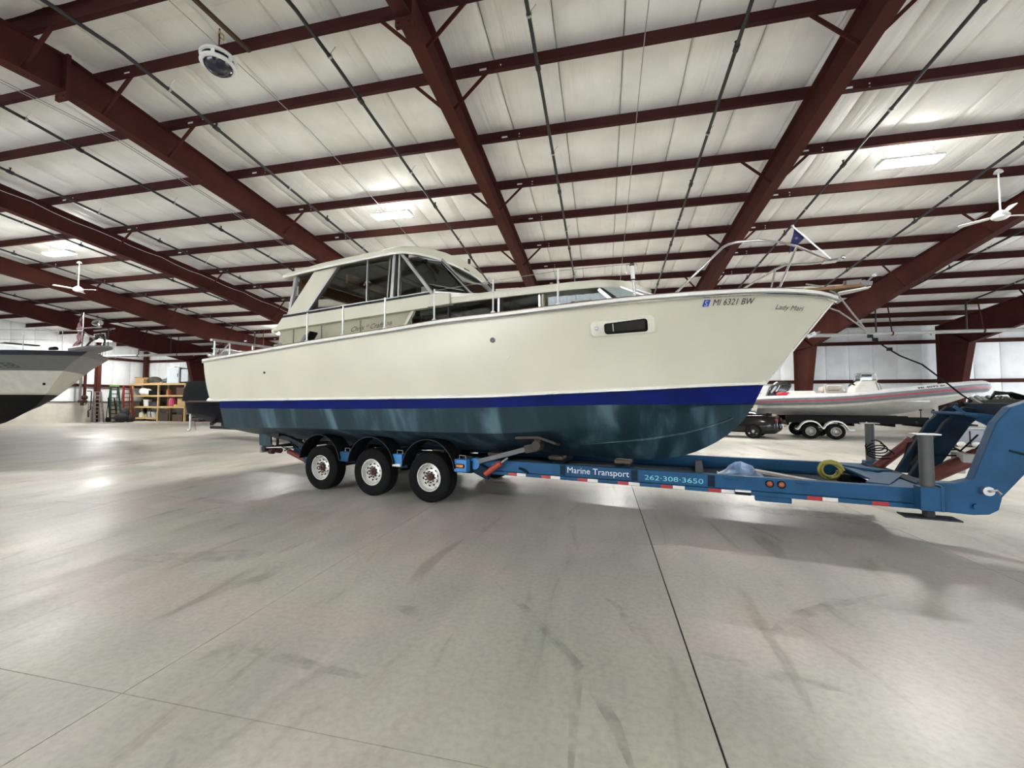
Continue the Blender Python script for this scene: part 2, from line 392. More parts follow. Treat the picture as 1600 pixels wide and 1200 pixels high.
# portal frames
dd = pch([5.55, 10, 14, 16.5, 19, 21.5, 24.5, 25.6], [.70, .66, .66, .78, .97, 1.18, 1.36, 1.45])
FLAB = ['dark red roof frame farthest left, its column beside the wooden shelf and the covered boat',
        'dark red roof frame, second in from the wooden shelf, beyond the small white ceiling fan',
        'dark red roof frame third in from the shelf, with a pale sagging cable along its web',
        'broad red roof frame left of the dome lamp, running down behind the cabin roof',
        'red roof frame running down straight behind the cabin windscreen, seen edge on',
        'dark red roof frame coming down behind the blue pennant and the bow rail',
        'dark red roof frame with its column behind the outboard of the white inflatable',
        'dark red roof frame with its column behind the bow of the white inflatable',
        'dark red roof frame out past the bow of the inflatable, hidden at the far right wall']
def frame(X, lab):
    t = thing('roof_frame', lab, 'roof frame', (X, 0, 0), 0, 'red steel roof frames')
    ys = [5.55, 8, 11, 14, 16.5, 19, 21.5, 23.5, 25.5]
    for s in (1, -1):
        mir = (lambda y: y) if s > 0 else (lambda y: 2*YR-y)
        top = [(mir(y), zr(y)-.012) for y in ys+[27.6]]; bot = [(mir(y), zr(y)-dd(y)) for y in ys]
        kz = zr(25.5)-dd(25.5)
        MB().prism(top+[(mir(27.6), kz)]+bot[::-1], YZ, -.006, .006).build('rafter_web', RED, t)
        f = MB()
        for a, b in zip(bot[:-1], bot[1:]): f.bar((0, a[0], a[1]), (0, b[0], b[1]), .25, .016)
        f.build('bottom_flange', RED, t)
        f = MB()
        for a, b in zip(top[:-1], top[1:]): f.bar((0, a[0], a[1]), (0, b[0], b[1]), .25, .014)
        f.build('top_flange', RED, t)
        c = MB().prism([(mir(25.5), kz), (mir(27.62), kz), (mir(27.62), .02), (mir(26.7), .02)], YZ, -.006, .006)
        c.bar((0, mir(25.5), kz), (0, mir(26.7), .02), .3, .018, up=(0, 1, 0)); c.bar((0, mir(27.64), zr(27.6)), (0, mir(27.64), .02), .3, .018, up=(0, 1, 0))
        c.bar((0, mir(25.5), kz), (0, mir(27.6), kz), .28, .018)
        c.bb(-.2, .2, mir(26.95)-.6, mir(26.95)+.6, 0, .025)
        for yk in (25.95, 26.9): c.bar((0, mir(25.5), kz), (0, mir(27.62), zr(27.6)-.1), .2, .012)
        c.build('column', RED, t)
        for i, k in enumerate((0, 1, 3, 5, 7, 9)):
            y = mir(PUR[k]); zb = zr(y)-dd(PUR[k])+.03
            for e in (-1, 1):
                b = MB(); b.bar((e*.03, y, zb), (e*.82, y, zr(y)+.09), .065, .009, up=(0, 1, 0)); b.bar((e*.03, y+.022, zb), (e*.82, y+.022, zr(y)+.09), .008, .06, up=(0, 1, 0))
                b.build('flange_brace', RED, t)
    r = MB(); r.bb(-.14, .14, YR-.03, YR+.03, zr(YR)-.86, zr(YR)+.03)
    for sx in (-.09, .09):
        for dz in (-.8, -.55, -.2): r.cyl((sx, YR-.05, zr(YR)+dz), (sx, YR+.05, zr(YR)+dz), .018, 6)
    r.build('ridge_plate', RED, t)
for X, l in zip(FX, FLAB): frame(X, l)

# walls: concrete knee wall, girts, white faced insulation panels
def wall(name, p, q, inward, girts, h, z0=0):
    p, q = V(p), V(q); d = (q-p).normalized(); L = (q-p).length; inw = V(inward); a = atan2(d.y, d.x)
    n = max(1, round(L/1.22)); zb = max(z0, 1.6)
    m = MB(); c = (p+q)/2-inw*.2; m.box((c.x, c.y, (h+.6+z0)/2), (L+(.6 if z0 == 0 else 0), .1, h+.6-z0), rz=a)
    o = m.build(name, DECKM); tag(o, kind='structure')
    k = (p+q)/2-inw*.04
    if z0 == 0: MB().box((k.x, k.y, .78), (L, .24, 1.56), rz=a).build('knee_wall', KNEE, o)
    k = (p+q)/2+inw*.0; MB().box((k.x, k.y, 1.58 if z0 == 0 else z0), (L, .3, .05), rz=a).build('sill_angle', DARK, o)
    w = L/n
    rows = []; cols = [0, .01, .03, .25, .5, .75, .97, .99, 1]; lift = [-.05, -.01, 0, .012, .018, .012, 0, -.01, -.05]
    for kz in range(9):
        z = zb+(h-zb)*kz/8; rows.append([(c*w, l+.008*sin(kz*1.7+c*5), z) for c, l in zip(cols, lift)])
    pr = None
    for i in range(n):
        if pr is None: pr = MB().grid(rows).build('wall_panel', WALLV, o, smooth=50); x = pr
        else: x = pr.copy(); COL.objects.link(x)
        b = p+d*(w*i)-inw*.03
        x.location = (b.x, b.y, 0); x.rotation_euler = (0, 0, a)
    for z in girts:
        if z < z0: continue
        k = (p+q)/2+inw*.06; MB().box((k.x, k.y, z), (L-.1, .16, .2), rz=a).build('girt', RED2, o)
    return o
G2 = (2.85, 5.1)

wall_left = wall('wall_left', (XL, YB, 0), (XL, YF, 0), (1, 0, 0), G2, 8.9)
# unseen door openings added in back, right and front walls for fill daylight
ADDED_DOORH = 4.6
def walls_with_added_doors(name, pts, inward, h, doors, hdr):
    run = [pts[0]]+[e for d in doors for e in d]+[pts[1]]
    for i in range(0, len(run), 2):
        if abs(run[i]-run[i+1]) > .1: wall(name, hdr(run[i]), hdr(run[i+1]), inward, G2, h)
    for k, (a, b) in enumerate(doors): wall(name, hdr(a), hdr(b), inward, G2, h, ADDED_DOORH)
walls_with_added_doors('wall_back', (XR, XL), (0, -1, 0), 6.6, [(32.0, 24.0)], lambda t: (t, YB, 0))
walls_with_added_doors('wall_right', (YF, YB), (-1, 0, 0), 8.9, [(11.0, 22.0)], lambda t: (XR, t, 0))
walls_with_added_doors('wall_front', (XL, XR), (0, 1, 0), 6.6, [(-27.0, -6.0), (8.0, 18.0)], lambda t: (t, YF, 0))
gr = MB().bb(XL-60, XR+60, YF-60, YB+60, -.35, -.31).build('ground', mat('bounce_white_yard', (.8, .8, .8), .9)); tag(gr, kind='structure')  # unseen yard, made white to bounce daylight up onto the roof
for Y in (24.3, 17.2, 10.1, 3.0):                         # end wall posts
    m = MB(); m.bb(XL+.16, XL+.19, Y-.13, Y+.13, 0, zr(Y)); m.bb(XL+.42, XL+.45, Y-.13, Y+.13, 0, zr(Y)); m.bb(XL+.16, XL+.45, Y-.008, Y+.008, 0, zr(Y))
    m.build('wall_post', RED, wall_left)
MB().bb(XL+.1, XL+.36, YB-.36, YB-.1, 0, zr(YB-.2)).build('corner_post', RED, wall_left)

# sprinkler branch lines
PX = [(-30.0, 'farthest left'), (-26.3, 'second from the far left'), (-22.9, 'passing over the white ceiling fan at the left'), (-19.2, 'nearest the leftmost glowing lamp'),
      (-15.8, 'right of the frame with the sagging cable'), (-12.75, 'left of the broad red frame behind the cabin roof'), (-8.65, 'left of the black and white dome lamp'),
      (-4.9, 'right of the dome lamp, ending over the cabin windscreen'), (-1.15, 'dead above the bow cabin'), (2.35, 'passing behind the horn pole on the foredeck'),
      (5.85, 'crossing behind the blue pennant'), (9.35, 'left of the white ceiling fan at the right'), (12.9, 'right of the frame behind the outboard'), (16.5, 'farthest right')]
hang0 = None; coup0 = None
def zs(Y): return zr(Y)-.14
for X, lab in PX:
    pts = [(X, y, zs(y)) for y in (-14, -8, 0, 4.6)]+[(X, 5.55, zs(5.55)-.03)]+[(X, y, zs(y)) for y in (6.6, 12, 18, 22.9)]+[(X, 23.0, zs(23)-.1), (X, 23.0, 4.98)]
    t = tag(MB().tube(pts, .034, 8).build('sprinkler_pipe', BLKPIPE, smooth=60), 'black sprinkler pipe under the roof, '+lab, 'pipe', 'black sprinkler pipes')
    for k, y in enumerate((1.2, 5.9+.5, 9.7, 13.35, 17.0, 20.6)):
        if hang0 is None:
            m = MB(); m.cyl((0, 0, .03), (.12, 0, .16), .007, 5); m.lathe([(.036, -.02), (.048, -.02), (.048, .02), (.036, .02)], (0, 0, 0), (0, 1, 0), 10)
            h = hang0 = m.build('pipe_hanger', GALV, t)
        else: h = hang0.copy(); COL.objects.link(h); h.parent = t
        h.location = (X, y, zs(y))
    for k, y in enumerate((7.3, 11.2, 14.6, 18.2)):
        if coup0 is None:
            m = MB(); m.cyl((0, -.06, .006), (0, .06, -.006), .05, 10); m.cyl((0, 0, 0), (0, 0, .11), .018, 6); m.cyl((0, 0, .11), (0, 0, .12), .03, 8)
            h = coup0 = m.build('sprinkler_head', BLKPIPE, t)
        else: h = coup0.copy(); COL.objects.link(h); h.parent = t
        h.location = (X, y+(.35*(X % 1.3)), zs(y+(.35*(X % 1.3))))
t = tag(MB().cyl((XL+.5, 23.0, 4.93), (XR-.5, 23.0, 4.93), .085, 14).build('sprinkler_main', SILVER, smooth=60), 'thick grey sprinkler main running along the back wall under the roof frames', 'pipe')
m0 = None
for k in range(20):
    X = -36.5+3.575*k
    m = MB(); m.bar((X, 23.0, 5.02), (X-.1, 23.1, zr(23.1)+.05), .035, .035); m.lathe([(.09, -.03), (.11, -.03), (.11, .03), (.09, .03)], (X, 23, 4.93), (1, 0, 0), 12)
    m.build('main_hanger', RED, t)
for k in range(9):
    X = -35+7.15*k
    m = MB(); m.cyl((X, 22.96, 4.86), (X, 22.9, 4.78), .03, 8); m.build('drain_plug', GALV, t)

# lamps
def lamp(x, y, z, lab, i):
    t = thing('high_bay_lamp', lab, 'lamp', (x, y, z), 0, 'linear high bay lamps')
    m = MB(); m.prism([(-.2, .0), (.2, .0), (.2, .045), (.1, .1), (-.1, .1), (-.2, .045)], lambda u, v, w: (w, u, v), -.6, .6); m.build('housing', WHITE, t)
    MB().prism([(-.19, -.002), (-.13, -.035), (.13, -.035), (.19, -.002)], lambda u, v, w: (w, u, v), -.58, .58).build('diffuser', EMIT, t)
    MB().bb(-.55, .55, -.05, .05, .104, .112).build('roof_fill', EMITU, t)
    zz = zr(y)+.02-z
    for sx in (-.5, .5):
        c = MB(); c.cyl((sx, -.14, .06), (sx, 0, .2), .006, 5); c.cyl((sx, .14, .06), (sx, 0, .2), .006, 5); c.cyl((sx, 0, .2), (sx, 0, zz), .006, 5)
        c.build('hanging_wire', STEELW, t)
    c = MB(); c.tube([(.2, 0, .1), (.28, .1, .22), (.2, .2, .3), (.05, .18, .2), (.1, .1, zz)], .008, 5); c.build('power_cord', WHITE, t)
LP = [(7.12, 11.28, 'glowing white high bay lamp above the blue pennant'), (-6.27, 11.22, 'glowing white high bay lamp just above the cabin roof'),
      (-20.43, 11.38, 'glowing white high bay lamp above the leftmost ceiling fan'), (-36.14, 22.92, 'small glowing high bay lamp behind the bow of the left boat')]
for i, (x, y, l) in enumerate(LP): lamp(x, y, zr(y)-.33, l, i)
HID = [(-13.4, 22.9, 'added high bay lamp near the back wall, hidden behind the windscreen of the cruiser'), (.5, 22.9, 'added high bay lamp near the back wall, hidden behind the hull window of the cruiser'), (-20.4, 22.9, 'high bay lamp near the back wall, hidden behind the deckhouse of the cruiser'), (-6.3, 22.9, 'high bay lamp near the back wall, hidden behind the side of the cruiser'),  # lamps behind windscreen and hull window are added to brighten the back
       (7.1, 22.9, 'high bay lamp near the back wall, hidden behind the bow of the cruiser'), (26.5, 22.9, 'high bay lamp near the back wall, beyond the right edge of the photograph'), (23.0, 11.3, 'high bay lamp over the open floor, beyond the right edge of the photograph')]
rowname = {-4.5: 'added out of view behind the camera'}  # unseen lamp row added to brighten the near floor
HID += [(x, y, 'high bay lamp %s, %s in its row' % (rowname[y], n)) for y in (-4.5,) for x, n in zip((-34.5, -20.4, -6.3, 7.1, 21.3), ('first from left', 'second from left', 'third from left', 'fourth from left', 'fifth from left'))]
for i, (x, y, l) in enumerate(HID): lamp(x, y, zr(y)-.33, l, i)

# ceiling fans
def fan(x, y, z, ang, lab):
    t = thing('ceiling_fan', lab, 'fan', (x, y, z), ang, 'white ceiling fans')
    m = MB(); m.cyl((0, 0, .12), (0, 0, zr(y)-z), .018, 8); m.lathe([(.0, 0), (.09, 0), (.07, .06), (.02, .1)], (0, 0, zr(y)-z-.1), (0, 0, 1), 14); m.build('down_rod', WHITE, t, smooth=40)
    m = MB(); m.lathe([(.0, -.1), (.1, -.1), (.16, -.06), (.17, 0), (.13, .06), (.06, .12), (0, .16)], (0, 0, 0), (0, 0, 1), 18); m.build('motor', WHITE, t, smooth=40)
    for k in range(3):
        a = 2*pi*k/3; d = V((cos(a), sin(a), 0)); n = V((-sin(a), cos(a), 0))
        b = MB(); pts = []
        for s, w in ((.15, .03), (.25, .06), (.7, .07), (.74, .05)):
            pts.append([d*s+n*w+V((0, 0, .012)), d*s-n*w-V((0, 0, .012)), d*s-n*w-V((0, 0, .02)), d*s+n*w+V((0, 0, .004))])
        b.loft(pts); b.build('blade', WHITE, t)
fan(-21.46, 12.61, 6.3, .3, 'white ceiling fan on a long rod under the lamp at the left')
fan(9.79, 12.52, 6.31, .15, 'white ceiling fan on a rod at the far right, before the dark frame')

# dome lamp hanging near the ridge
t = thing('dome_lamp', 'round black and white dome lamp hanging from a purlin near the ridge', 'lamp', (-6.5, 5.6, 7.5), 0)
m = MB(); m.lathe([(0, .15), (.1, .15), (.26, .11), (.28, .08), (.28, .055), (.24, .05)], (0, 0, 0), (0, 0, 1), 28); m.build('top_ring', WHITE, t, smooth=40)
m = MB(); m.lathe([(.235, .06), (.235, -.015)], (0, 0, 0), (0, 0, 1), 28); m.build('cooling_band', BLACK, t, smooth=40)
m = MB(); m.lathe([(.22, -.01), (.27, -.015), (.275, -.05), (.25, -.065), (.2, -.06)], (0, 0, 0), (0, 0, 1), 28); m.build('lower_ring', WHITE, t, smooth=40)
LENS = mat('dark_lens', (.02, .02, .035), .12, var=.1)
m = MB(); m.lathe([(.22, -.055), (.2, -.11), (.14, -.16), (.07, -.185), (0, -.19)], (0, 0, 0), (0, 0, 1), 24); m.build('lens_dome', LENS, t, smooth=60)
for k in range(6):
    a = k*pi/3; MB().box((.25*cos(a), .25*sin(a), .02), (.03, .05, .09), rz=a).build('spacer', WHITE, t)
m = MB(); m.cyl((0, 0, .14), (0, 0, .62), .012, 6); m.build('stem', RED, t)
MB().bar((-.06, -1.3, .72), (.13, .5, .62), .07, .05).build('mounting_bar', mat('brown_conduit', (.07, .035, .02), .6), t)
MB().tube([(.02, 0, .55), (.07, .02, .5), (.04, .05, .45), (-.03, .01, .5), (.03, -.03, .56)], .014, 6).build('cord_knot', mat('yellow_cord', (.42, .33, .12), .7), t)

# thin cables
def cable(pts, r, lab, m=STEELW):
    tag(MB().tube(pts, r, 5).build('cable', m), lab, 'cable', 'thin cables under the roof')
cable([(-6.62, y, zr(y)-.06) for y in (3, 8, 12, 16)], .008, 'thin grey cable running past the dome lamp towards the cabin roof')
cable([(.75, y, zr(y)-.16) for y in (0, 7, 13, 18)], .009, 'thin grey cable hanging between the bow cabin pipe and the horn pole')
for dx, l in ((0, 'upper'), (.09, 'lower')):
    cable([(-10.75-dx, y, zr(y)-.5) for y in (2, 7, 12, 20)], .008, l+' cable of the pair slung beside the broad red frame')
pts = []
for k in range(40):
    y = 5+k*.55; pts.append((-17.22+.02, y, zr(y)-.12-.07*abs(sin(k*pi/3.5))))
cable([(x+.0, y, z) for x, y, z in pts], .010, 'pale cable looping along the web of the third frame from the shelf', WHITE)
# ------------------------------------------------------------------ the cabin cruiser
BO, BA = (-3.71, 7.64), rad(-11.5)
boat = thing('cabin_cruiser', 'large cream cabin cruiser with a navy stripe and teal bottom, resting on the blue trailer', 'boat', (*BO, 0), BA)
bs = pch([-4.1, -2, 0, 1.5, 3, 4, 5, 5.8, 6.4, 6.75, 6.92], [1.70, 1.82, 1.88, 1.87, 1.76, 1.58, 1.24, .83, .43, .16, .01])
br = pch([-4.1, -2, 0, 1.5, 3, 4, 4.8, 5.4, 5.8, 6.06], [1.60, 1.70, 1.74, 1.70, 1.5, 1.2, .82, .45, .18, .01])
bc = pch([-4.1, -2, 0, 1.5, 3, 4, 4.8, 5.4, 5.7, 5.93], [1.46, 1.52, 1.54, 1.48, 1.25, .95, .60, .28, .11, .008])
zsh = pch([-4.1, -2.2, -.5, .85, 1.96, 2.93, 3.8, 4.55, 5.3, 6.04, 6.43, 6.68, 6.92], [2.455, 2.54, 2.63, 2.70, 2.77, 2.81, 2.87, 2.93, 2.99, 3.05, 3.065, 3.06, 3.02])
zrl = pch([-4.1, -.65, 2.26, 3.68, 4.48, 5.28, 6.06], [1.615, 1.64, 1.67, 1.73, 1.77, 1.82, 1.86])
zst = pch([-4.1, -.65, 2.26, 3.68, 5.93], [1.47, 1.48, 1.52, 1.56, 1.585])
zch = pch([-4.1, -.86, .56, 2.34, 3.18, 3.79, 4.45, 4.95, 5.4, 5.93], [1.07, 1.13, 1.14, 1.14, 1.19, 1.28, 1.40, 1.50, 1.56, 1.58])
zke = pch([-3.7, 0, 4.36, 4.92, 5.36, 5.7, 5.87, 5.93], [.745, .70, .70, .78, .97, 1.24, 1.46, 1.575])
NS = 46
tau = [1-(1-k/(NS-1))**1.35 for k in range(NS)]
def Ls(t): x = -4.0+10.91*t; return V((x, -bs(x), zsh(x)))
def Lr(t): x = -3.90+9.95*t; return V((x, -br(x), zrl(x)))
def top_side(t, v):
    a, b = Lr(t), Ls(t); p = a.lerp(b, v)
    w = max(0, 1-((t-.35)/.5)**2); p.y -= .05*sin(pi*v)*w
    p.y += .10*sin(pi*v)*max(0, min(1, (t-.62)/.25))*min(1, (1-t)*14)
    p.y = min(p.y, -.006)
    return p
def on_side(x, z, off=.004):
    t = .5
    for _ in range(30):
        a, b = Lr(t), Ls(t); v = (z-a.z)/(b.z-a.z); xx = (1-v)*a.x+v*b.x; t = min(1, max(0, t+(x-xx)/10.4))
    p = top_side(t, v); q = top_side(min(1, t+.004), v)-top_side(max(0, t-.004), v); w = top_side(t, min(1, v+.03))-top_side(t, max(0, v-.03))
    n = q.cross(w).normalized()
    if n.y > 0: n = -n
    return p+n*off
mir = lambda p: V((p.x, -p.y, p.z))
GLASSW = glass('port_glass', (.3, .3, .3), -.02)
NV = 12
st = [[top_side(t, k/NV) for k in range(NV+1)] for t in tau]
# window recess is cut out of the near and far side by leaving a framed hole-free shell; the recess sits as its own moulding
h = MB(); h.grid(st); h.grid([[mir(p) for p in r] for r in st])
h.add(st[0]+[mir(p) for p in st[0]][::-1], [tuple(range(2*(NV+1)))])
hull = h.build('hull', CREAM, boat, smooth=40, weld=True)
def Lst(x): return V((x, -br(x)+.055 if br(x) > .08 else -max(.008, br(x)*.4), zst(x)))
xs = [-3.64+9.57*t for t in tau]
def under(x): y = -max(.006, br(x)-.05); return V((x, y, zrl(x)-.012))
def bott(x):
    a = V((x, -max(.006, br(x)-.058), zst(x))); c = V((x, -max(.005, min(bc(x), br(x)-.06)), min(zch(x), zst(x)-.004))); k = V((x, 0, min(zke(x), zch(x)-.001)))
    return a, c, k
rows = []
for x in xs:
    a, c, k = bott(x); rows.append([a, a.lerp(c, .33), a.lerp(c, .66), c]+[c.lerp(k, j/6)+V((0, 0, -.05*sin(pi*j/6)*min(1, max(0, (5.6-x)/2))*.6)) for j in range(1, 7)])
h = MB(); h.grid(rows); h.grid([[mir(p) for p in r] for r in rows]); h.add(rows[0]+[mir(p) for p in rows[0]][::-1], [tuple(range(2*len(rows[0])))])
h.build('bottom', BOTTOM, boat, smooth=30, weld=True)
rows = []
for x in xs:
    u = under(-3.64+(x+3.64)*(9.69/9.57)); a = bott(x)[0]; rows.append([u+V((0, -.004, 0)), u.lerp(a, .5)+V((0, -.006, 0)), a+V((0, -.004, 0))])
h = MB(); h.grid(rows); h.grid([[mir(p) for p in r] for r in rows]); h.add(rows[0]+[mir(p) for p in rows[0]][::-1], [(0, 1, 2, 3, 4, 5)])
h.build('boot_stripe', NAVY, boat, smooth=40)
# spray rail along the knuckle
def rail_strip(pfun, prof, name, m, n=60, t0=0, t1=1):
    h = MB()
    for sg in (1, -1):
        rings = []
        for i in range(n+1):
            t = t0+(t1-t0)*(1-(1-i/n)**1.3); p = pfun(t); d = (pfun(min(1, t+.005))-pfun(max(0, t-.005))); nrm = V((d.y, -d.x, 0))
            if nrm.y > 0: nrm = -nrm
            nrm.normalize()
            r = [p+nrm*a+V((0, 0, b)) for a, b in prof]
            rings.append(r if sg > 0 else [mir(q) for q in r])
        h.loft(rings)
    return h.build(name, m, boat, smooth=35)
rail_strip(lambda t: V((-3.98+10.06*t, -br(-3.98+10.06*t), zrl(-3.98+10.06*t))), [(-.06, .075), (-.005, .055), (.028, .012), (.028, -.004), (-.06, -.012)], 'spray_rail', GELW)
rail_strip(Ls, [(-.09, .012), (.012, .012), (.03, .0), (.03, -.036), (.0, -.044), (-.09, -.04)], 'gunwale_cap', GELW)
rail_strip(Ls, [(-.085, .012), (-.005, .012), (-.005, .026), (-.085, .026)], 'toe_rail', TEAK, t0=.12)
rail_strip(Ls, [(.0, -.046), (.026, -.048), (.032, -.058), (.024, -.072), (.0, -.074)], 'rub_strip', CHROME)
stk = lambda t: (lambda x: bott(x)[1].lerp(bott(x)[2], .5))(1.2+4.45*t)
rail_strip(stk, [(-.03, .03), (.035, .012), (.035, -.012), (-.03, -.02)], 'strake', BOTTOM)
# stem band
h = MB(); pts = [V((6.06+.85*k/10, 0, 1.86+1.15*k/10))+V((.012+.05*sin(pi*k/10)*0, 0, 0)) for k in range(11)]
h.tube(pts, .014, 6); h.build('stem_band', GELW, boat, smooth=60)
# deck
h = MB(); rows = []
for t in tau:
    a = Ls(t)+V((0, .03, -.03)); b = mir(a); rows.append([a.lerp(b, j/8)+V((0, 0, .05*(1-(j/4-1)**2))) for j in range(9)])
h.grid(rows); h.build('deck', CREAM2, boat, smooth=40)
# hull window with its moulded surround
def side_patch(x0, x1, zb0, zt0, zb1, zt1, off, r=.05, n=6):
    """rounded quadrilateral ring of points lying on the topside, given corner heights at both ends"""
    cs = [(x0, zb0, 1, 1), (x1, zb1, -1, 1), (x1, zt1, -1, -1), (x0, zt0, 1, -1)]; out = []
    for i, (x, z, sx, sz) in enumerate(cs):
        for k in range(n+1):
            a = pi+i*pi/2+k/n*pi/2; out.append(on_side(x+sx*r+r*cos(a), z+sz*r+r*sin(a), off))
    return out
for sg in (1, -1):
    fm = (lambda p: p) if sg > 0 else mir
    A = [fm(p) for p in side_patch(3.92, 4.70, 2.46, 2.655, 2.515, 2.715, .0)]
    B = [fm(p) for p in side_patch(3.93, 4.69, 2.468, 2.648, 2.522, 2.708, .034)]
    C = [fm(p) for p in side_patch(4.09, 4.605, 2.498, 2.628, 2.535, 2.688, .034, .03)]
    D = [fm(p) for p in side_patch(4.10, 4.60, 2.503, 2.623, 2.54, 2.683, .008, .03)]
    w = MB().loft([A, B, C, D], False).build('hull_window', mat('window_surround', (.69, .67, .57), .35) if sg > 0 else bpy.data.materials['window_surround'], boat, smooth=40)
    MB().add([fm(p) for p in side_patch(4.10, 4.60, 2.503, 2.623, 2.54, 2.683, .006, .03)], [tuple(range(28))]).build('backing', BLACK, w)
    MB().add([fm(p) for p in side_patch(4.10, 4.60, 2.503, 2.623, 2.54, 2.683, .012, .03)], [tuple(range(28))]).build('pane', GLASSW, w)
    R = [fm(p) for p in side_patch(4.10, 4.60, 2.503, 2.623, 2.54, 2.683, .03, .03)]
    MB().tube(R+[R[0]], .009, 6).build('gasket', BLACK, w)
    m = MB(); a, b = on_side(4.2, 2.53, .016), on_side(4.2, 2.635, .016); m.bar(fm(a), fm(b), .012, .008); m.build('divider', ALU, w)
    o = on_side(4.0, 2.565, .034); m = MB(); m.lathe([(.028, 0), (.028, .012), (.018, .016), (.008, .01), (0, .01)], fm(o), (0, -sg, 0), 14); m.build('vent_fitting', ALU, w, smooth=40)
# skin fittings
for x, z, r, mm, nm in ((2.64, 2.45, .036, mat('fitting_grey', (.13, .14, .14), .45, .3), 'fuel_fitting'), (2.84, 2.22, .018, GELW, 'drain_fitting'), (-1.96, 2.13, .02, DARK, 'drain_fitting')):
    m = MB(); m.lathe([(r, -.01), (r, .012), (r*.6, .02), (r*.5, .008), (0, .008)], on_side(x, z, 0), (0, -1, 0), 14); m.build(nm, mm, boat, smooth=40)
# registration, name
def side_text(x0, z0, k):
    def f(u, v):
        return on_side(x0+u, z0+k*u+v, .006)
    return f
text('MI 6321 BW', .098, side_text(5.385, 2.845, .075), 'registration_lettering', LETK, boat, shear=.35, width=.50)
m = MB(); q = [on_side(x, z, .005) for x, z in ((5.262, 2.828), (5.335, 2.833), (5.362, 2.91), (5.289, 2.905))]; m.add(q, [(0, 1, 2, 3)])
stick = m.build('registration_sticker', mat('sticker_blue', (.02, .07, .42), .4), boat)
text('S', .085, lambda u, v: on_side(5.285+u, 2.838+v, .008), 'sticker_mark', LETW, stick, shear=.3)
text('Lady Mari', .085, side_text(6.145, 2.835, -.02), 'name_lettering', LETG, boat, shear=.4, width=.36)
# bow chock bracket and stem eye
m = MB(); m.box((6.62, -.04, 2.52), (.1, .05, .05), ry=-.5); m.cyl((6.6, -.07, 2.52), (6.72, -.01, 2.56), .012); m.build('bow_eye', ALU, boat)

# ---- superstructure
def both(fn):
    for sg in (1, -1): fn(sg, (lambda x, y, z: V((x, sg*-y, z))))
# trunk cabin walls below the band: olive recessed panel aft, glass forward
def trunk(sg, P):
    m = MB(); m.loft([[P(-2.32, 1.29, 2.45), P(.72, 1.29, 2.6), P(.95, 1.29, 3.1), P(-2.3, 1.29, 3.05)], [P(-2.32, 1.22, 2.45), P(.72, 1.22, 2.6), P(.95, 1.22, 3.1), P(-2.3, 1.22, 3.05)]])
    w = m.build('cabin_side', CREAMD, boat)
    for x in (-1.9, -1.155, -.205, .9):
        z0, z1 = zsh(x)+.05, 3.02+.04*(x+1)/2; b = MB(); b.bar(P(x, 1.296, z0), P(x, 1.296, z1), .02, .012, up=(0, 1, 0)); b.build('seam_batten', mat('seam', (.2, .19, .14), .6) if x == -1.9 and sg > 0 else bpy.data.materials['seam'], w)
    m = MB(); m.bar(P(.70, 1.30, 2.72), P(.955, 1.30, 3.11), .05, .06, up=(0, 1, 0)); m.build('window_post', CREAM2, boat)
    m = MB(); m.loft([[P(.7, 1.27, 2.55), P(4.3, 1.12, 2.75), P(4.3, 1.12, 2.9), P(.7, 1.27, 2.74)], [P(.7, 1.2, 2.55), P(4.3, 1.05, 2.75), P(4.3, 1.05, 2.9), P(.7, 1.2, 2.74)]]); m.build('cabin_sill', CREAM2, boat)
    ysd = pch([.7, 2.5, 4.3], [1.275, 1.25, 1.12])
    def pane(xa, xb, xc, xd, name, g, off=0):
        m = MB(); k = 4; rows = []
        for i in range(k+1):
            t = i/k; x0, x1 = xa+(xb-xa)*t, xc+(xd-xc)*t
            rows.append([P(x0, ysd(x0)+off, 2.70+.05*(x0-.7)), P(x1, ysd(x1)+off, 3.135+.012*(x1-.7))])
        m.grid(rows); return m.build(name, g, boat)
    pane(.72, 1.6, .96, 1.6, 'cabin_window', GLASSD); pane(1.62, 2.46, 1.62, 2.46, 'cabin_window', GLASSD)
    pane(2.56, 3.15, 2.56, 3.15, 'cabin_window', GLASSD, .012); pane(3.22, 4.24, 3.22, 3.98, 'cabin_window', GLASSC)
    for x, w, mm in ((1.61, .018, DARK), (2.51, .10, ALU), (3.185, .07, CREAMD), (3.13, .02, CHROME)):
        m = MB(); m.bar(P(x, ysd(x)+.012, 2.7), P(x, ysd(x)+.012, 3.15), w, .03, up=(1, 0, 0)); m.build('window_frame', mm, boat)
    m = MB(); m.bar(P(3.97, ysd(3.97)+.01, 3.16), P(4.27, ysd(4.27)+.01, 2.88), .045, .04, up=(0, 1, 0)); m.build('window_frame', ALU, boat)
    # curtains and seat backs inside
    m = MB(); rows = [[P(x, ysd(x)-.03+.008*sin(x*40), z) for z in (2.72, 3.12)] for x in [3.24+.02*k for k in range(42)]]; m.grid(rows); m.build('curtain', CURT, boat)
both(trunk)
m = MB(); m.bb(.9, 4.0, -1.0, 1.0, 2.62, 2.66); m.bb(2.2, 2.24, -1.0, 1.0, 2.6, 3.1); m.build('cabin_lining', INTW, boat)
m = MB(); m.bb(1.0, 2.1, -.95, -.5, 2.6, 2.95); m.bb(2.6, 3.1, -.9, -.4, 2.6, 2.92); m.build('settee', mat('settee_dark', (.05, .055, .05), .9), boat)
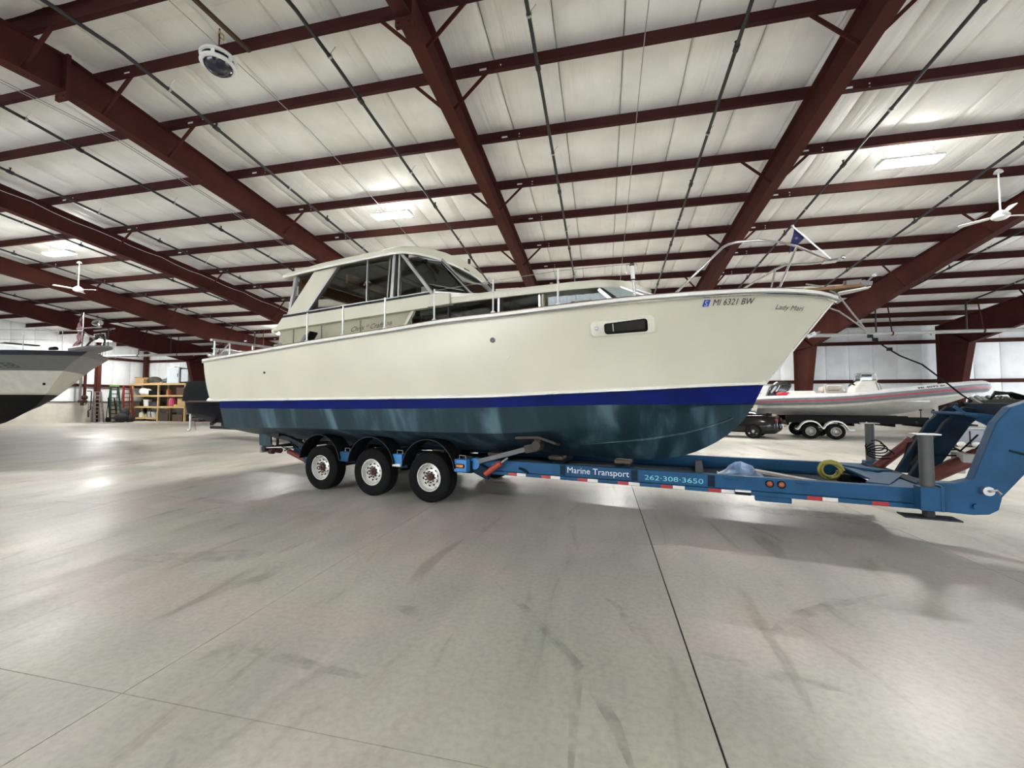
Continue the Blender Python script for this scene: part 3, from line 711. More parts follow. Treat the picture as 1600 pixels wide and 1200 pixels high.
# trunk roof slab with a rounded, raked front
def trunk_roof():
    rings = []
    for x, hw, dz in ((1.25, 1.33, 0), (2.0, 1.32, 0), (3.0, 1.27, 0), (3.6, 1.20, 0), (3.95, 1.13, -.005), (4.1, 1.02, -.01), (4.25, .85, -.012), (4.38, .6, -.016), (4.46, .3, -.02)):
        n = 12; up = []; dn = []
        for j in range(n+1):
            y = hw*(2*j/n-1); cr = .10*(1-(y/1.33)**2); up.append(V((x+.1*(1-(y/max(hw, .01))**2)*(x > 3.9), y, 3.25+.012*(x-1.3)+cr+dz))); dn.append(V((x+.1*(1-(y/max(hw, .01))**2)*(x > 3.9), y, 3.135+.012*(x-.7)+cr*.9+dz)))
        edge0 = V((x, -hw-.02*(hw > .5), 3.2+.012*(x-1.3)+dz)); edge1 = V((x, hw+.02*(hw > .5), 3.2+.012*(x-1.3)+dz))
        rings.append([edge0]+up+[edge1]+dn[::-1])
    return MB().loft(rings).build('trunk_roof', CREAM2, boat, smooth=45)
trunk_roof()
# raked front windows of the trunk
fr0 = [(4.0, 1.1), (4.22, .88), (4.4, .55), (4.5, .0), (4.4, -.55), (4.22, -.88), (4.0, -1.1)]
fr1 = [(4.3, 1.1), (4.75, .92), (5.05, .55), (5.15, .0), (5.05, -.55), (4.75, -.92), (4.3, -1.1)]
crn = lambda y: .10*(1-(y/1.33)**2)
for i in range(6):
    m = MB(); a, b, c, d = fr0[i], fr0[i+1], fr1[i+1], fr1[i]
    m.add([(a[0], a[1], 3.17+crn(a[1])), (b[0], b[1], 3.17+crn(b[1])), (c[0], c[1], 2.97), (d[0], d[1], 2.97)], [(0, 1, 2, 3)])
    m.build('cabin_front_window', mat('pale_acrylic', (.42, .5, .5), .25) if i == 0 else bpy.data.materials['pale_acrylic'], boat)
for i in (1, 2, 4, 5):
    m = MB(); m.bar((fr0[i][0], fr0[i][1], 3.18+crn(fr0[i][1])), (fr1[i][0], fr1[i][1], 2.97), .025, .02); m.build('window_frame', ALU, boat)
m = MB(); m.tube([(x, y, 2.975) for x, y in fr1], .025, 6); m.build('front_sill', CREAM2, boat)

# deckhouse band, pillars and glass
def house(sg, P):
    m = MB(); y1 = 1.385
    out = [(-2.36, 2.985), (-1, 3.03), (.6, 3.085), (1.7, 3.13), (1.7, 3.30), (1.36, 3.325), (0, 3.285), (-2.12, 3.225)]
    m.prism(out, lambda u, v, w: P(u, w, v), 1.26, y1); m.build('coaming_band', CREAM2, boat, bevel=.012)
    m = MB(); m.bar(P(-2.33, y1, 2.995), P(1.3, y1, 3.115), .03, .02, up=(0, 0, 1)); m.build('drip_moulding', CREAM2, boat)
    m = MB(); m.bar(P(-2.1, 1.37, 3.245), P(1.33, 1.37, 3.335), .05, .03); m.build('window_sill', DARK, boat)
    m = MB(); m.bar(P(-2.08, 1.372, 3.275), P(1.33, 1.372, 3.362), .03, .014); s = m.build('sill_trim', ALU, boat)
    for x in (-1.1, -.55, .1, .75):
        z = 3.245+.09*(x+2.1)/3.43; MB().box(P(x, 1.39, z), (.03, .03, .03)).build('sill_bolt', BLACK, s)
    m = MB(); m.prism([(-2.07, 3.245), (-1.49, 3.285), (-.72, 4.06), (-1.31, 4.03)], lambda u, v, w: P(u, w, v), 1.27, 1.36); m.build('side_pillar', CREAM2, boat, bevel=.01)
    m = MB(); m.bar(P(-1.47, 1.345, 3.29), P(-.70, 1.345, 4.07), .045, .05, up=(0, 1, 0)); m.build('pillar_trim', ALU, boat)
    m = MB(); m.bar(P(-2.0, 1.31, 3.25), P(-1.83, 1.31, 4.03), .06, .06, up=(0, 1, 0)); m.build('rear_post', ALU, boat)
    m = MB(); m.add([P(-1.98, 1.30, 3.27), P(-1.85, 1.30, 3.42), P(-1.33, 1.30, 4.03), P(-1.83, 1.30, 4.01)], [(0, 1, 2, 3)]); m.build('quarter_window', GLASS, boat)
    m = MB(); m.add([P(-1.44, 1.32, 3.31), P(.42, 1.32, 3.345), P(.48, 1.32, 4.08), P(-.69, 1.32, 4.06)], [(0, 1, 2, 3)]); m.build('side_window', GLASS, boat)
    m = MB(); m.add([P(.5, 1.32, 3.345), P(1.33, 1.32, 3.36), P(.72, 1.32, 4.09), P(.55, 1.32, 4.09)], [(0, 1, 2, 3)]); m.build('side_window', GLASS, boat)
    for a, b, w, mm in (((.43, 3.34), (.49, 4.09), .03, CHROME), ((.52, 3.34), (.57, 4.09), .06, ALU), ((.66, 3.34), (.68, 4.09), .025, ALU), ((-.03, 3.32), (-.02, 4.08), .018, ALU)):
        m = MB(); m.bar(P(a[0], 1.335, a[1]), P(b[0], 1.335, b[1]), w, .03, up=(0, 1, 0)); m.build('window_frame', mm, boat)
    m = MB(); m.bar(P(1.37, 1.36, 3.33), P(.70, 1.31, 4.10), .05, .085, up=(0, 1, 0)); m.build('windscreen_post', ALU, boat)
    # windscreen side pane, wing and posts
    m = MB(); m.add([P(1.39, 1.37, 3.35), P(1.87, .96, 3.35), P(1.14, .79, 4.07), P(.76, 1.28, 4.07)], [(0, 1, 2, 3)]); m.build('windscreen', GLASSD, boat)
    m = MB(); m.bar(P(1.89, .955, 3.32), P(1.15, .78, 4.09), .06, .05, up=(0, 1, 0)); m.build('windscreen_post', ALU, boat)
    m = MB(); m.bar(P(1.87, .975, 3.40), P(1.17, .80, 4.05), .012, .07, up=(0, 1, 0)); m.build('screen_gasket', BLACK, boat)
    m = MB(); m.bar(P(.80, 1.26, 4.045), P(1.13, .79, 4.045), .03, .07); m.build('screen_header', WHITE, boat)
    m = MB(); m.bar(P(1.39, 1.36, 3.35), P(1.88, .96, 3.35), .03, .03); m.build('screen_foot', ALU, boat)
    m = MB(); pts = [P(1.40, 1.33, 3.5), P(1.62, 1.16, 3.365), P(1.72, 1.06, 3.36), P(1.36, 1.30, 3.5)]; m.add([P(1.37, 1.345, 3.37), P(1.78, 1.02, 3.37), P(1.72, 1.02, 3.43), P(1.27, 1.31, 3.49)], [(0, 1, 2, 3)]); m.build('vent_window', GLASSD, boat)
    m = MB(); m.bar(P(1.28, 1.335, 3.50), P(1.74, 1.03, 3.42), .014, .014); m.build('vent_frame', CHROME, boat)
    # white wedge below the windscreen
    m = MB(); m.loft([[P(1.36, 1.385, 3.325), P(1.36, 1.385, 3.23), P(1.36, 1.0, 3.23), P(1.36, 1.0, 3.33)], [P(2.3, 1.1, 3.305), P(2.3, 1.29, 3.25), P(2.3, .8, 3.25), P(2.3, .8, 3.345)]]); m.build('dash_moulding', GELW, boat)
    # wiper
    m = MB(); m.box(P(.99, 1.07, 4.0), (.09, .05, .05)); m.bar(P(.99, 1.07, 3.99), P(1.2, 1.1, 3.72), .014, .014); m.bar(P(1.16, 1.1, 3.78), P(1.24, 1.1, 3.62), .02, .012); m.build('wiper', BLACK, boat)
both(house)
m = MB(); m.add([(1.87, -.95, 3.35), (1.87, .95, 3.35), (1.15, .79, 4.07), (1.15, -.79, 4.07)], [(0, 1, 2, 3)]); m.build('windscreen', GLASSD, boat)
m = MB(); m.bar((1.88, -.96, 3.35), (1.88, .96, 3.35), .04, .04); m.build('screen_foot', ALU, boat)
m = MB(); m.box((1.14, -.45, 4.0), (.08, .1, .1)); m.bar((1.16, -.45, 3.98), (1.28, -.47, 3.82), .03, .02); m.build('wiper', BLACK, boat)
m = MB(); m.add([(1.84, -.92, 3.36), (1.84, .92, 3.36), (1.11, .76, 4.06), (1.11, -.76, 4.06)], [(0, 1, 2, 3)]); m.add([(1.34, 1.32, 3.36), (1.84, .92, 3.36), (1.11, .76, 4.06), (.73, 1.25, 4.06)], [(0, 1, 2, 3)]); m.build('screen_shade_sheet', INTW, boat)  # olive sheets added inside the windscreen so the cabin reads dark
# hardtop
def hardtop():
    rings = []
    zz = pch([-2.2, -1.4, 0, .9, 1.3], [4.035, 4.075, 4.11, 4.12, 4.11])
    for x, hw in ((-2.18, 1.22), (-2.12, 1.37), (-1.9, 1.41), (-1, 1.42), (0, 1.42), (.6, 1.41), (.78, 1.37), (.92, 1.24), (1.06, 1.0), (1.15, .7), (1.19, .35), (1.2, .1)):
        n = 14; up = []; dn = []; z = zz(x); th = .085 if x > -1.9 else .05
        for j in range(n+1):
            y = hw*(2*j/n-1); c = .10*(1-(y/1.45)**2)*(.6 if x < -1.9 else 1)
            up.append(V((x, y*.985, z+th*.75+c))); dn.append(V((x-.015*(x > .7), y*.985, z-th*.3+c*.75)))
        rings.append([V((x, -hw-.015, z-.02))]+[V((x, -hw-.02, z+th*.4))]+up+[V((x, hw+.02, z+th*.4)), V((x, hw+.015, z-.02))]+dn[::-1])
    return MB().loft(rings).build('hardtop', CREAM2, boat, smooth=40)
hardtop()
rb = MB()
pts = []
for x, hw in ((-2.1, 1.39), (-1.0, 1.44), (0, 1.44), (.6, 1.43), (.78, 1.39), (.93, 1.25), (1.07, 1.01), (1.16, .7), (1.21, .35), (1.225, 0)):
    pts.append((x, -hw, 4.02+.02*(x+2.1)))
pts = pts+[(x, -y, z) for x, y, z in pts[::-1]]
rb.tube(pts, .022, 6); rb.build('drip_rail', GELW, boat, smooth=60)
m = MB(); m.add([(-1.86, -1.28, 3.24), (-1.86, 1.28, 3.24), (-1.8, 1.28, 4.04), (-1.8, -1.28, 4.04)], [(0, 1, 2, 3)])
# interior seen through the glass
m = MB(); m.bb(-2.2, 1.6, -1.25, 1.25, 2.98, 3.02); m.build('bridge_floor', INTW, boat)
m = MB(); m.bb(-1.92, 1.0, -1.26, 1.26, 4.015, 4.035); m.build('headliner', INTW, boat)
m = MB(); m.bb(-1.83, -1.77, -1.25, 1.25, 3.76, 3.98); m.bb(-.78, -.72, -1.1, 1.1, 3.83, 3.99); m.build('wood_valance', VARN, boat)
m = MB(); rows = [[(-1.8+.02*sin(y*30), y, z) for z in (3.05, 3.9)] for y in [-1.28+.03*k for k in range(16)]]; m.grid(rows); m.build('curtain', DRAPE, boat)
m = MB()
for x, y in ((-1.2, .75), (-.95, .75), (-.75, .75), (-1.2, .2)):
    m.cyl((x, y, 3.0), (x, y, 3.75), .025, 8)
m.tube([(-1.2, .75, 3.75), (-1.1, .75, 3.8), (-.95, .75, 3.75), (-.85, .75, 3.8), (-.75, .75, 3.75)], .025, 8); m.build('companion_rail', ALU, boat)
m = MB(); m.bb(1.0, 1.3, -1.2, -.4, 3.0, 3.42); m.bb(1.02, 1.16, -1.2, -.95, 3.4, 3.52); m.build('helm_console', CREAM2, boat)
m = MB(); m.bb(.3, .75, -.9, -.45, 3.0, 3.45); m.bb(.28, .36, -.9, -.45, 3.45, 3.8); m.build('helm_seat', mat('helm_seat_brown', (.10, .07, .045), .7), boat, bevel=.03)
m = MB(); m.cyl((-.45, -.9, 3.62), (-.43, -.9, 4.0), .012, 6); m.tube([(-.52, -.9, 3.8), (-.48, -.9, 3.86), (-.42, -.9, 3.87), (-.36, -.9, 3.83)], .014, 6); m.build('grab_handle', WHITE, boat)
m = MB(); m.loft([[(.8, -.6, 3.36), (.95, -.62, 3.36), (.9, -.65, 3.55)], [(.8, -.5, 3.36), (.95, -.5, 3.36), (.9, -.55, 3.5)]]); m.build('chart_paper', WHITE, boat)
# roof fittings
m = MB(); m.box((.6, -.5, 4.27), (.2, .06, .05)); m.cyl((.62, -.5, 4.28), (.78, -.5, 4.3), .03, 8); m.cyl((.6, -.5, 4.2), (.6, -.5, 4.27), .015); m.build('horn', DARK, boat, smooth=40)
m = MB(); m.cyl((1.0, .45, 4.15), (.98, .45, 4.46), .01, 6); m.cyl((.98, .45, 4.44), (.98, .45, 4.53), .03, 8); m.build('aerial', DARK, boat)
# script on the cabin side
stx = lambda x0, z0, k: (lambda u, v: V((x0+u, -1.297, z0+k*u+v)))
scr = text('Chris * Craft', .12, stx(-.42, 2.85, .05), 'script_lettering', LETK, boat, shear=.5, width=.74)
text('38', .085, stx(.37, 2.90, .05), 'script_lettering', LETG, boat, shear=.2, width=.13)
m = MB(); m.box((-1.17, -1.5, 2.78), (.2, .16, .03), ry=-.9); m.build('deck_vent', BLACK, boat)
m = MB(); m.box((-1.28, -1.5, 2.73), (.16, .16, .06), ry=-.9); m.build('deck_vent_cover', mat('vent_grey', (.16, .17, .2), .5), boat)

# stanchions and lifelines, bow rail, pennant
STN = [(-1.0, 3.15), (-.14, 3.18), (.74, 3.24), (1.66, 3.27), (2.6, 3.32), (3.51, 3.38)]
def rails(sg, P):
    yb = lambda x: bs(x)-.13
    for i, (x, z) in enumerate(STN):
        m = MB(); m.cyl(P(x, yb(x), zsh(x)+.03), P(x, yb(x), z), .0135, 8); m.lathe([(.0, .0), (.035, .0), (.035, .015), (.018, .03)], P(x, yb(x), zsh(x)+.05), (0, 0, 1), 10); m.build('stanchion', STAN, boat, smooth=40)
    w = MB(); w.tube([P(x, yb(x), z-.02) for x, z in STN[3:]]+[P(4.47, yb(4.47), 3.4)], .004, 5); w.build('lifeline', STEELW, boat)
    R = [(4.95, .92, 3.06), (5.53, .72, 3.66), (5.60, .69, 3.70), (5.68, .66, 3.725), (5.95, .58, 3.74), (6.2, .48, 3.71), (6.42, .36, 3.665), (6.65, .2, 3.58), (6.85, .03, 3.52)]
    R = R if sg > 0 else [(5.2, .98, 3.08), (5.6, .85, 3.27), (6.0, .62, 3.47), (6.3, .45, 3.61), (6.42, .36, 3.64), (6.65, .2, 3.57), (6.85, .03, 3.52)]
    m = MB(); m.tube([P(*p) for p in R], .017, 8); r = m.build('bow_rail', CHROME, boat, smooth=60)
    m = MB(); m.cyl(P(6.19, .43, 3.08), P(6.42 if sg > 0 else 6.3, .36 if sg > 0 else .44, 3.66 if sg > 0 else 3.61), .014, 8); m.lathe([(0, 0), (.035, 0), (.035, .015), (.016, .03)], P(6.19, .43, 3.1), (0, 0, 1), 10); m.build('rail_leg', CHROME, r, smooth=40)
both(rails)
m = MB(); m.cyl((6.8, .03, 3.52), (6.98, -.02, 3.53), .02, 8); m.box((6.86, 0, 3.515), (.16, .12, .025)); m.ball((7.0, -.02, 3.545), .03, 10, 6); m.build('rail_head', CHROME, boat, smooth=40)
m = MB(); m.cyl((6.87, 0, 3.55), (6.46, 0, 4.06), .012, 8); m.ball((6.45, 0, 4.075), .02); m.build('flag_staff', ALU, boat, smooth=40)
rows = []
for k in range(9):
    t = k/8; rows.append([V((6.80-.32*t-.10*0, 0, 3.63+.41*t)).lerp(V((6.40, .06, 3.71+.02*t)), j/8)+V((0, .03*sin(j*1.1+t*2), -.02*sin(j/8*pi))) for j in range(9)])
fl = MB().grid([[V((6.60-.13*k/6, 0, 3.90+.14*k/6)).lerp(V((6.40, .05, 3.70)), j/8)+V((0, .03*sin(j*1.2+k*.4), 0)) for j in range(9)] for k in range(7)])
fl = fl.build('pennant', FLAGB, boat, smooth=60)
m = MB(); m.ball((6.49, -.012, 3.89), .018, 8, 5, (1, .3, 1)); m.build('pennant_emblem', mat('emblem_grey', (.2, .2, .3), .8), fl)
# horn pole on the foredeck
m = MB(); x = 4.47; y = -1.28; m.cyl((x, y, 2.92), (x-.02, y, 3.25), .017, 8); m.lathe([(0, 0), (.05, 0), (.05, .02), (.02, .04)], (x, y, 2.93), (0, 0, 1), 10); p = m.build('search_pole', CHROME, boat, smooth=40)
m = MB(); m.cyl((x-.02, y, 3.18), (x-.035, y, 3.40), .026, 10); m.build('pole_sleeve', WHITE, p, smooth=40)
m = MB(); m.cyl((x-.02, y, 3.19), (x-.02, y, 3.205), .034, 10); m.build('pole_collar', BLACK, p)
m = MB(); m.cyl((x-.035, y, 3.385), (x-.035, y, 3.42), .03, 10); m.build('pole_cap', BLACK, p)
for dx in (-.07, .06):
    m = MB(); m.tube([(x-.035, y, 3.40), (x-.035+dx, y, 3.41), (x-.035+dx, y, 3.29)], .008, 6); m.build('rod_holder', CHROME, p)
m = MB(); m.tube([(3.55, -1.27, 2.93), (3.62, -1.27, 2.98), (3.75, -1.27, 2.985), (3.9, -1.25, 2.985)], .018, 6); m.cyl((3.72, -1.27, 2.9), (3.72, -1.27, 2.97), .025); m.build('deck_cleat', CHROME, boat, smooth=40)
# bow platform of teak with an anchor
m = MB(); m.loft([[(6.3, -.3, 3.06), (6.3, .3, 3.06), (6.3, .3, 3.1), (6.3, -.3, 3.1)], [(7.0, -.16, 3.10), (7.0, .2, 3.10), (7.0, .2, 3.135), (7.0, -.16, 3.135)], [(7.18, -.08, 3.12), (7.18, .14, 3.12), (7.18, .14, 3.15), (7.18, -.08, 3.15)]]); pf = m.build('bow_platform', VARN, boat)
m = MB(); m.loft([[(6.92, -.06, 3.06), (6.92, .15, 3.06), (6.92, .15, 3.075), (6.92, -.06, 3.075)], [(7.1, -.06, 3.078), (7.1, .13, 3.078), (7.1, .13, 3.095), (7.1, -.06, 3.095)], [(7.28, -.03, 3.108), (7.28, .08, 3.108), (7.28, .08, 3.12), (7.28, -.03, 3.12)]]); m.build('platform_edge', GELW, pf)
m = MB(); m.box((7.1, 0, 3.19), (.16, .1, .06)); m.cyl((7.2, -.06, 3.17), (7.2, .1, 3.17), .035, 10); m.bar((7.0, 0, 3.2), (7.3, 0, 3.16), .04, .05); m.bar((7.24, 0, 3.18), (7.31, 0, 3.25), .02, .02); m.build('anchor', mat('anchor_grey', (.2, .19, .19), .5, .4), boat)
m = MB(); m.ball((7.325, 0, 3.265), .022); m.build('bow_lamp', WHITE, boat)
# stern rail
m = MB()
for y in (-1.55, -1.25, -.75, -.25, .3, .9, 1.5): m.cyl((-3.92, y, 2.5), (-3.92, y, 2.86), .015, 8)
m.bar((-3.92, -1.62, 2.875), (-3.92, 1.62, 2.875), .075, .045); m.cyl((-3.92, -1.6, 2.7), (-3.92, 1.6, 2.7), .012, 6)
m.cyl((-3.92, -1.25, 2.86), (-3.92, -1.5, 2.52), .015, 8); m.cyl((-3.92, -.9, 2.95), (-3.5, -1.2, 2.88), .014, 6)
m.build('stern_rail', ALU, boat, smooth=40)
m = MB(); m.tube([(-2.2, -1.45, 2.55), (-2.2, -1.45, 2.68), (-2.05, -1.45, 2.70), (-1.95, -1.45, 2.6)], .03, 8); m.ball((-2.1, -1.5, 2.63), .05); m.build('stern_winch', CHROME, boat, smooth=40)
m = MB(); m.ball((-3.95, -1.6, 2.56), .06, 12, 8, (1.3, 1, .8)); m.build('stern_light', ALU, boat, smooth=60)
m = MB(); m.cyl((-2.36, -1.33, 2.99), (-2.42, -1.33, 2.99), .05, 10); m.build('courtesy_lamp', GELW, boat)
m = MB(); m.loft([[(-3.2, .3, 2.85), (-2.5, .3, 2.85), (-2.5, .9, 2.85), (-3.2, .9, 2.85)], [(-3.15, .35, 2.95), (-2.55, .35, 2.95), (-2.55, .85, 2.95), (-3.15, .85, 2.95)]]); m.bb(-3.15, -2.55, .35, .85, 2.52, 2.84); m.build('engine_seat', mat('seat_green', (.04, .16, .13), .7), boat)
# trim tabs and lower gear at the transom
m = MB(); m.bb(-3.82, -3.6, -1.35, -.7, 1.06, 1.075); m.bb(-3.82, -3.6, .7, 1.35, 1.06, 1.075); m.build('trim_tab', DARK, boat)
for y in (-.55, .55):
    m = MB(); m.cyl((-2.6, y, .74), (-3.35, y, .62), .02, 8); m.bb(-3.3, -3.26, y-.02, y+.02, .6, .95); m.build('propeller_shaft', DARK, boat)
    yy = y*1.5; m = MB(); m.prism([(-3.46, .66), (-3.08, .63), (-3.14, 1.04), (-3.50, 1.06)], XZ, yy-.02, yy+.02); m.build('rudder', BOTTOM, boat, bevel=.01)
for ch in boat.children: ch.location.z -= .69
boat.location.z = .69
# bow line, running forward from the bow to the gooseneck
B2W = lambda x, y, z: (BO[0]+x*cos(BA)-y*sin(BA), BO[1]+x*sin(BA)+y*cos(BA), z)
rp = MB(); rp.tube([B2W(*p) for p in ((6.5, -.42, 3.13), (6.72, -.2, 3.13), (6.93, -.0, 3.06), (7.1, 0, 2.76), (7.28, 0, 2.45))], .011, 6)
rp.tube([B2W(*p) for p in ((6.7, 0.05, 2.96), (6.95, .03, 2.83), (7.15, .0, 2.62), (7.28, 0, 2.45))], .011, 6); rp = rp.build('bow_rope', ROPE, smooth=60)
tag(rp, 'grey doubled rope dropping from the bow of the cruiser to a black strap', 'rope')
rs = MB(); rs.tube([B2W(*p) for p in ((7.28, 0, 2.45), (7.4, .01, 2.33), (7.55, .0, 2.2), (7.76, 0, 2.08), (7.95, 0, 1.88), (8.1, 0, 1.71), (8.2, 0, 1.62))], .009, 6)
for s in (7.26, 7.31, 7.45): rs.box(B2W(s, 0, 2.45-(s-7.28)*.95), (.05, .03, .04))
tag(rs.build('tie_strap', BLACK), 'thin black strap running from the rope down to the trailer gooseneck', 'strap')
# ------------------------------------------------------------------ the blue trailer
tr = thing('boat_trailer', 'long blue hydraulic boat trailer with six wheels and a raised gooseneck, carrying the cruiser', 'trailer', (*BO, 0), BA)
WX = (-1.13, .08, 1.26)
def wheel(name, parent, c, sg, R, wd, rr, mrim, holes=10, hub=RUST):
    """sg=-1: outer face towards -y; returns the tyre with its rim and hub as sub-parts"""
    x, y, z = c; ax = (0, sg, 0); m = MB()
    prof = [(rr*.98, -wd*.5), (rr*1.0, -wd*.5), (R*.86, -wd*.5), (R*.95, -wd*.46), (R, -wd*.38), (R, -wd*.2), (R*.975, -wd*.19), (R*.975, -wd*.16), (R, -wd*.15), (R, wd*.15), (R*.975, wd*.16), (R*.975, wd*.19), (R, wd*.2), (R, wd*.38), (R*.95, wd*.46), (R*.86, wd*.5), (rr*1.12, wd*.49), (rr*1.02, wd*.42), (rr*.98, wd*.36), (rr*.98, -wd*.5)]
    m.lathe(prof, (x, y, z), ax, 40); t = m.build(name, RUBBER, parent, smooth=35)
    m = MB(); w = wd*.5
    m.lathe([(rr*1.03, w*.80), (rr*1.05, w*.86), (rr*.98, w*.86), (rr*.93, w*.7), (rr*.88, w*.35), (rr*.8, w*.2), (rr*.66, w*.42), (rr*.5, w*.5), (rr*.36, w*.5), (rr*.34, w*.3), (0, w*.3)], (x, y, z), ax, 36); m.build('rim', mrim, t, smooth=40)
    hm = MB(); k2 = MB()
    for i in range(holes):
        a = 2*pi*i/holes+.2; r = rr*.6; p = V((x+r*cos(a), y+sg*(w*.462), z+r*sin(a))); hm.disc(p, (0.2*cos(a)*-1, sg, -.2*sin(a)), rr*.105, 10)
        a += pi/holes; r = rr*.40; p = V((x+r*cos(a), y+sg*w*.5, z+r*sin(a))); k2.cyl(p, p+V((0, sg*.03, 0)), rr*.055, 6)
    if holes: tag(hm.build('hand_holes', BLACK, t), kind='stuff'); tag(k2.build('lug_nuts', RUST, t), kind='stuff')
    m = MB(); m.lathe([(rr*.28, w*.3), (rr*.27, w*.62), (rr*.22, w*.72), (rr*.14, w*.74), (rr*.13, w*.9), (0, w*.92)], (x, y, z), ax, 18); m.build('hub', hub, t, smooth=35)
    return t
for i, x in enumerate(WX):
    for sg in (-1, 1): wheel('wheel', tr, (x, sg*1.155, .398), sg, .398, .27, .218, RIM)
    MB().cyl((x, -1.1, .398), (x, 1.1, .398), .05, 10).build('axle', DARK, tr)
    for sg in (-1, 1):
        m = MB(); n = 22; ra = []; rb_ = []
        rings = []
        for k in range(n+1):
            a = rad(8)+rad(166)*k/n; c, s = cos(a), sin(a)
            rings.append([(x+.505*c, sg*1.31, .50+.505*s), (x+.495*c, sg*1.31, .50+.495*s), (x+.495*c, sg*1.0, .50+.495*s), (x+.505*c, sg*1.0, .50+.505*s)])
        m.loft(rings); f = m.build('fender', BLACK, tr, smooth=40)
        m = MB(); m.tube([(x+.503*cos(rad(8)+rad(166)*k/n), sg*1.315, .50+.503*sin(rad(8)+rad(166)*k/n)) for k in range(n+1)], .008, 5); m.build('fender_edge', DARK, f)
# main rails
RX0, RX1 = -2.2, 7.45
for sg in (-1, 1):
    m = MB(); m.bb(RX0, RX1, min(sg*.90, sg*1.0), max(sg*.90, sg*1.0), .535, .70); m.build('main_rail', BLUE, tr, bevel=.008)
    m = MB(); m.bb(1.75, RX1, min(sg*.93, sg*1.012), max(sg*.93, sg*1.012), .482, .532); m.build('lower_flange', BLUE, tr, bevel=.004)
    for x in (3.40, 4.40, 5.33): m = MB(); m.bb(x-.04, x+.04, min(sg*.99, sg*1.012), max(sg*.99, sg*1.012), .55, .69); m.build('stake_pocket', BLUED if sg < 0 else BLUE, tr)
for i, x in enumerate((2.54, 3.075, 3.62, 4.18, 4.735, 5.295, 6.32, 6.91)):
    MB().bb(x, x+.142, -1.0155, -1.012, .487, .529).build('reflective_tape', TAPER, tr)
    if i not in (7,): MB().bb(x+.145, x+.287, -1.0155, -1.012, .487, .529).build('reflective_tape', TAPEW, tr)
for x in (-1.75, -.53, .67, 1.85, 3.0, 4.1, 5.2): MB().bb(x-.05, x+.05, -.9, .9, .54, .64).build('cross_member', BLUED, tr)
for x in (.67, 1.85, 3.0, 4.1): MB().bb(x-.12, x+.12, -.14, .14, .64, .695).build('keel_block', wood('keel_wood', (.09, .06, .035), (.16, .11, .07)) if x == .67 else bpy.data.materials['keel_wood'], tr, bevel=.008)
MB().bb(-2.1, 7.35, -.9, .9, .50, .515).build('bed_shade_pan', BLUED, tr)  # dark pan run full length to stand in for shade under the hull
fx = lambda x0, z0, k=0: (lambda u, v: V((x0+u, -1.0035, z0+v+k*u)))
text('Marine Transport', .12, fx(3.47, .59), 'rail_lettering', LETW, tr, width=.86)
text('262\u00b7308\u00b73650', .088, fx(4.53, .575), 'rail_lettering', LETC, tr, width=.71)
for x in (5.955, 6.075):
    m = MB(); m.lathe([(.045, 0), (.045, .012), (.034, .016)], (x, -1.0, .635), (0, -1, 0), 18); l = m.build('side_lamp', BLACK, tr)
    m = MB(); m.lathe([(.034, .01), (.03, .02), (.015, .026), (0, .028)], (x, -1.0, .635), (0, -1, 0), 16); m.build('lens', AMBERD, l, smooth=60)
MB().bb(5.92, 6.11, -1.012, -1.0, .675, .69).build('lamp_hood', BLUE, tr)
MB().bb(5.80, 6.17, -1.03, -.95, .425, .485).build('step_plate', BLUE, tr, bevel=.01)
m = MB(); m.bb(5.59, 5.755, -1.05, -.99, .485, .52); m.build('tube_guard', BLACK, tr); MB().bb(5.59, 5.755, -1.055, -1.0, .52, .54).build('tube_lamp', WHITE, tr)
for x in (5.47, 6.22):
    m = MB(); m.tube([(x, -1.0, .675), (x+.02, -1.02, .665), (x+.13, -1.025, .655), (x+.16, -1.0, .66)], .006, 6); m.build('tie_hook', BLUE, tr, smooth=60)
m = MB(); m.tube([(2.72, -1.0, .60), (2.76, -1.03, .60), (2.83, -1.03, .57), (2.86, -1.0, .54)], .02, 6); m.build('hose_stub', BLUED, tr, smooth=60)
# blue lamp boxes between the wheels
for i, (x0, x1, z0, z1) in enumerate(((-.66, -.43, .545, .715), (.53, .72, .53, .735), (1.73, 1.95, .525, .715))):
    for sg in (-1, 1):
        m = MB(); m.bb(x0, x1, sg*1.21-.06, sg*1.21+.06, z0, z1); b = m.build('axle_box', BLUEB if i else BLUE, tr, bevel=.008)
        m = MB(); xm = (x0+x1)/2; m.tube([(xm-.055, sg*1.2, z1), (xm-.055, sg*1.2, z1+.055), (xm+.055, sg*1.2, z1+.055), (xm+.055, sg*1.2, z1)], .007, 6); m.build('box_handle', GALV, b)
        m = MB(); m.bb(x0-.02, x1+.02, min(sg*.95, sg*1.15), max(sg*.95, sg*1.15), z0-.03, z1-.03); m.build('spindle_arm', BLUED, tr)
        if i == 2:
            m = MB(); m.prism([(x0+.03+.02*(1-cos(a)), 0) for a in ()] or [(x0+.035, .60), (x0+.05, .585), (x1-.05, .585), (x1-.03, .60), (x1-.03, .635), (x1-.05, .65), (x0+.05, .65), (x0+.035, .635)], XZ, sg*1.27-.006, sg*1.27+.006); m.build('lamp_gasket', BLACK, b)
            MB().bb(x0+.05, x1-.05, sg*1.28-.006, sg*1.28+.006, .598, .638).build('amber_lamp', AMBER, b, bevel=.005)
        if i == 1: MB().bb(x0, x1-.03, sg*1.272-.002, sg*1.272+.002, z0, z0+.045).build('reflective_tape', TAPEW, b)
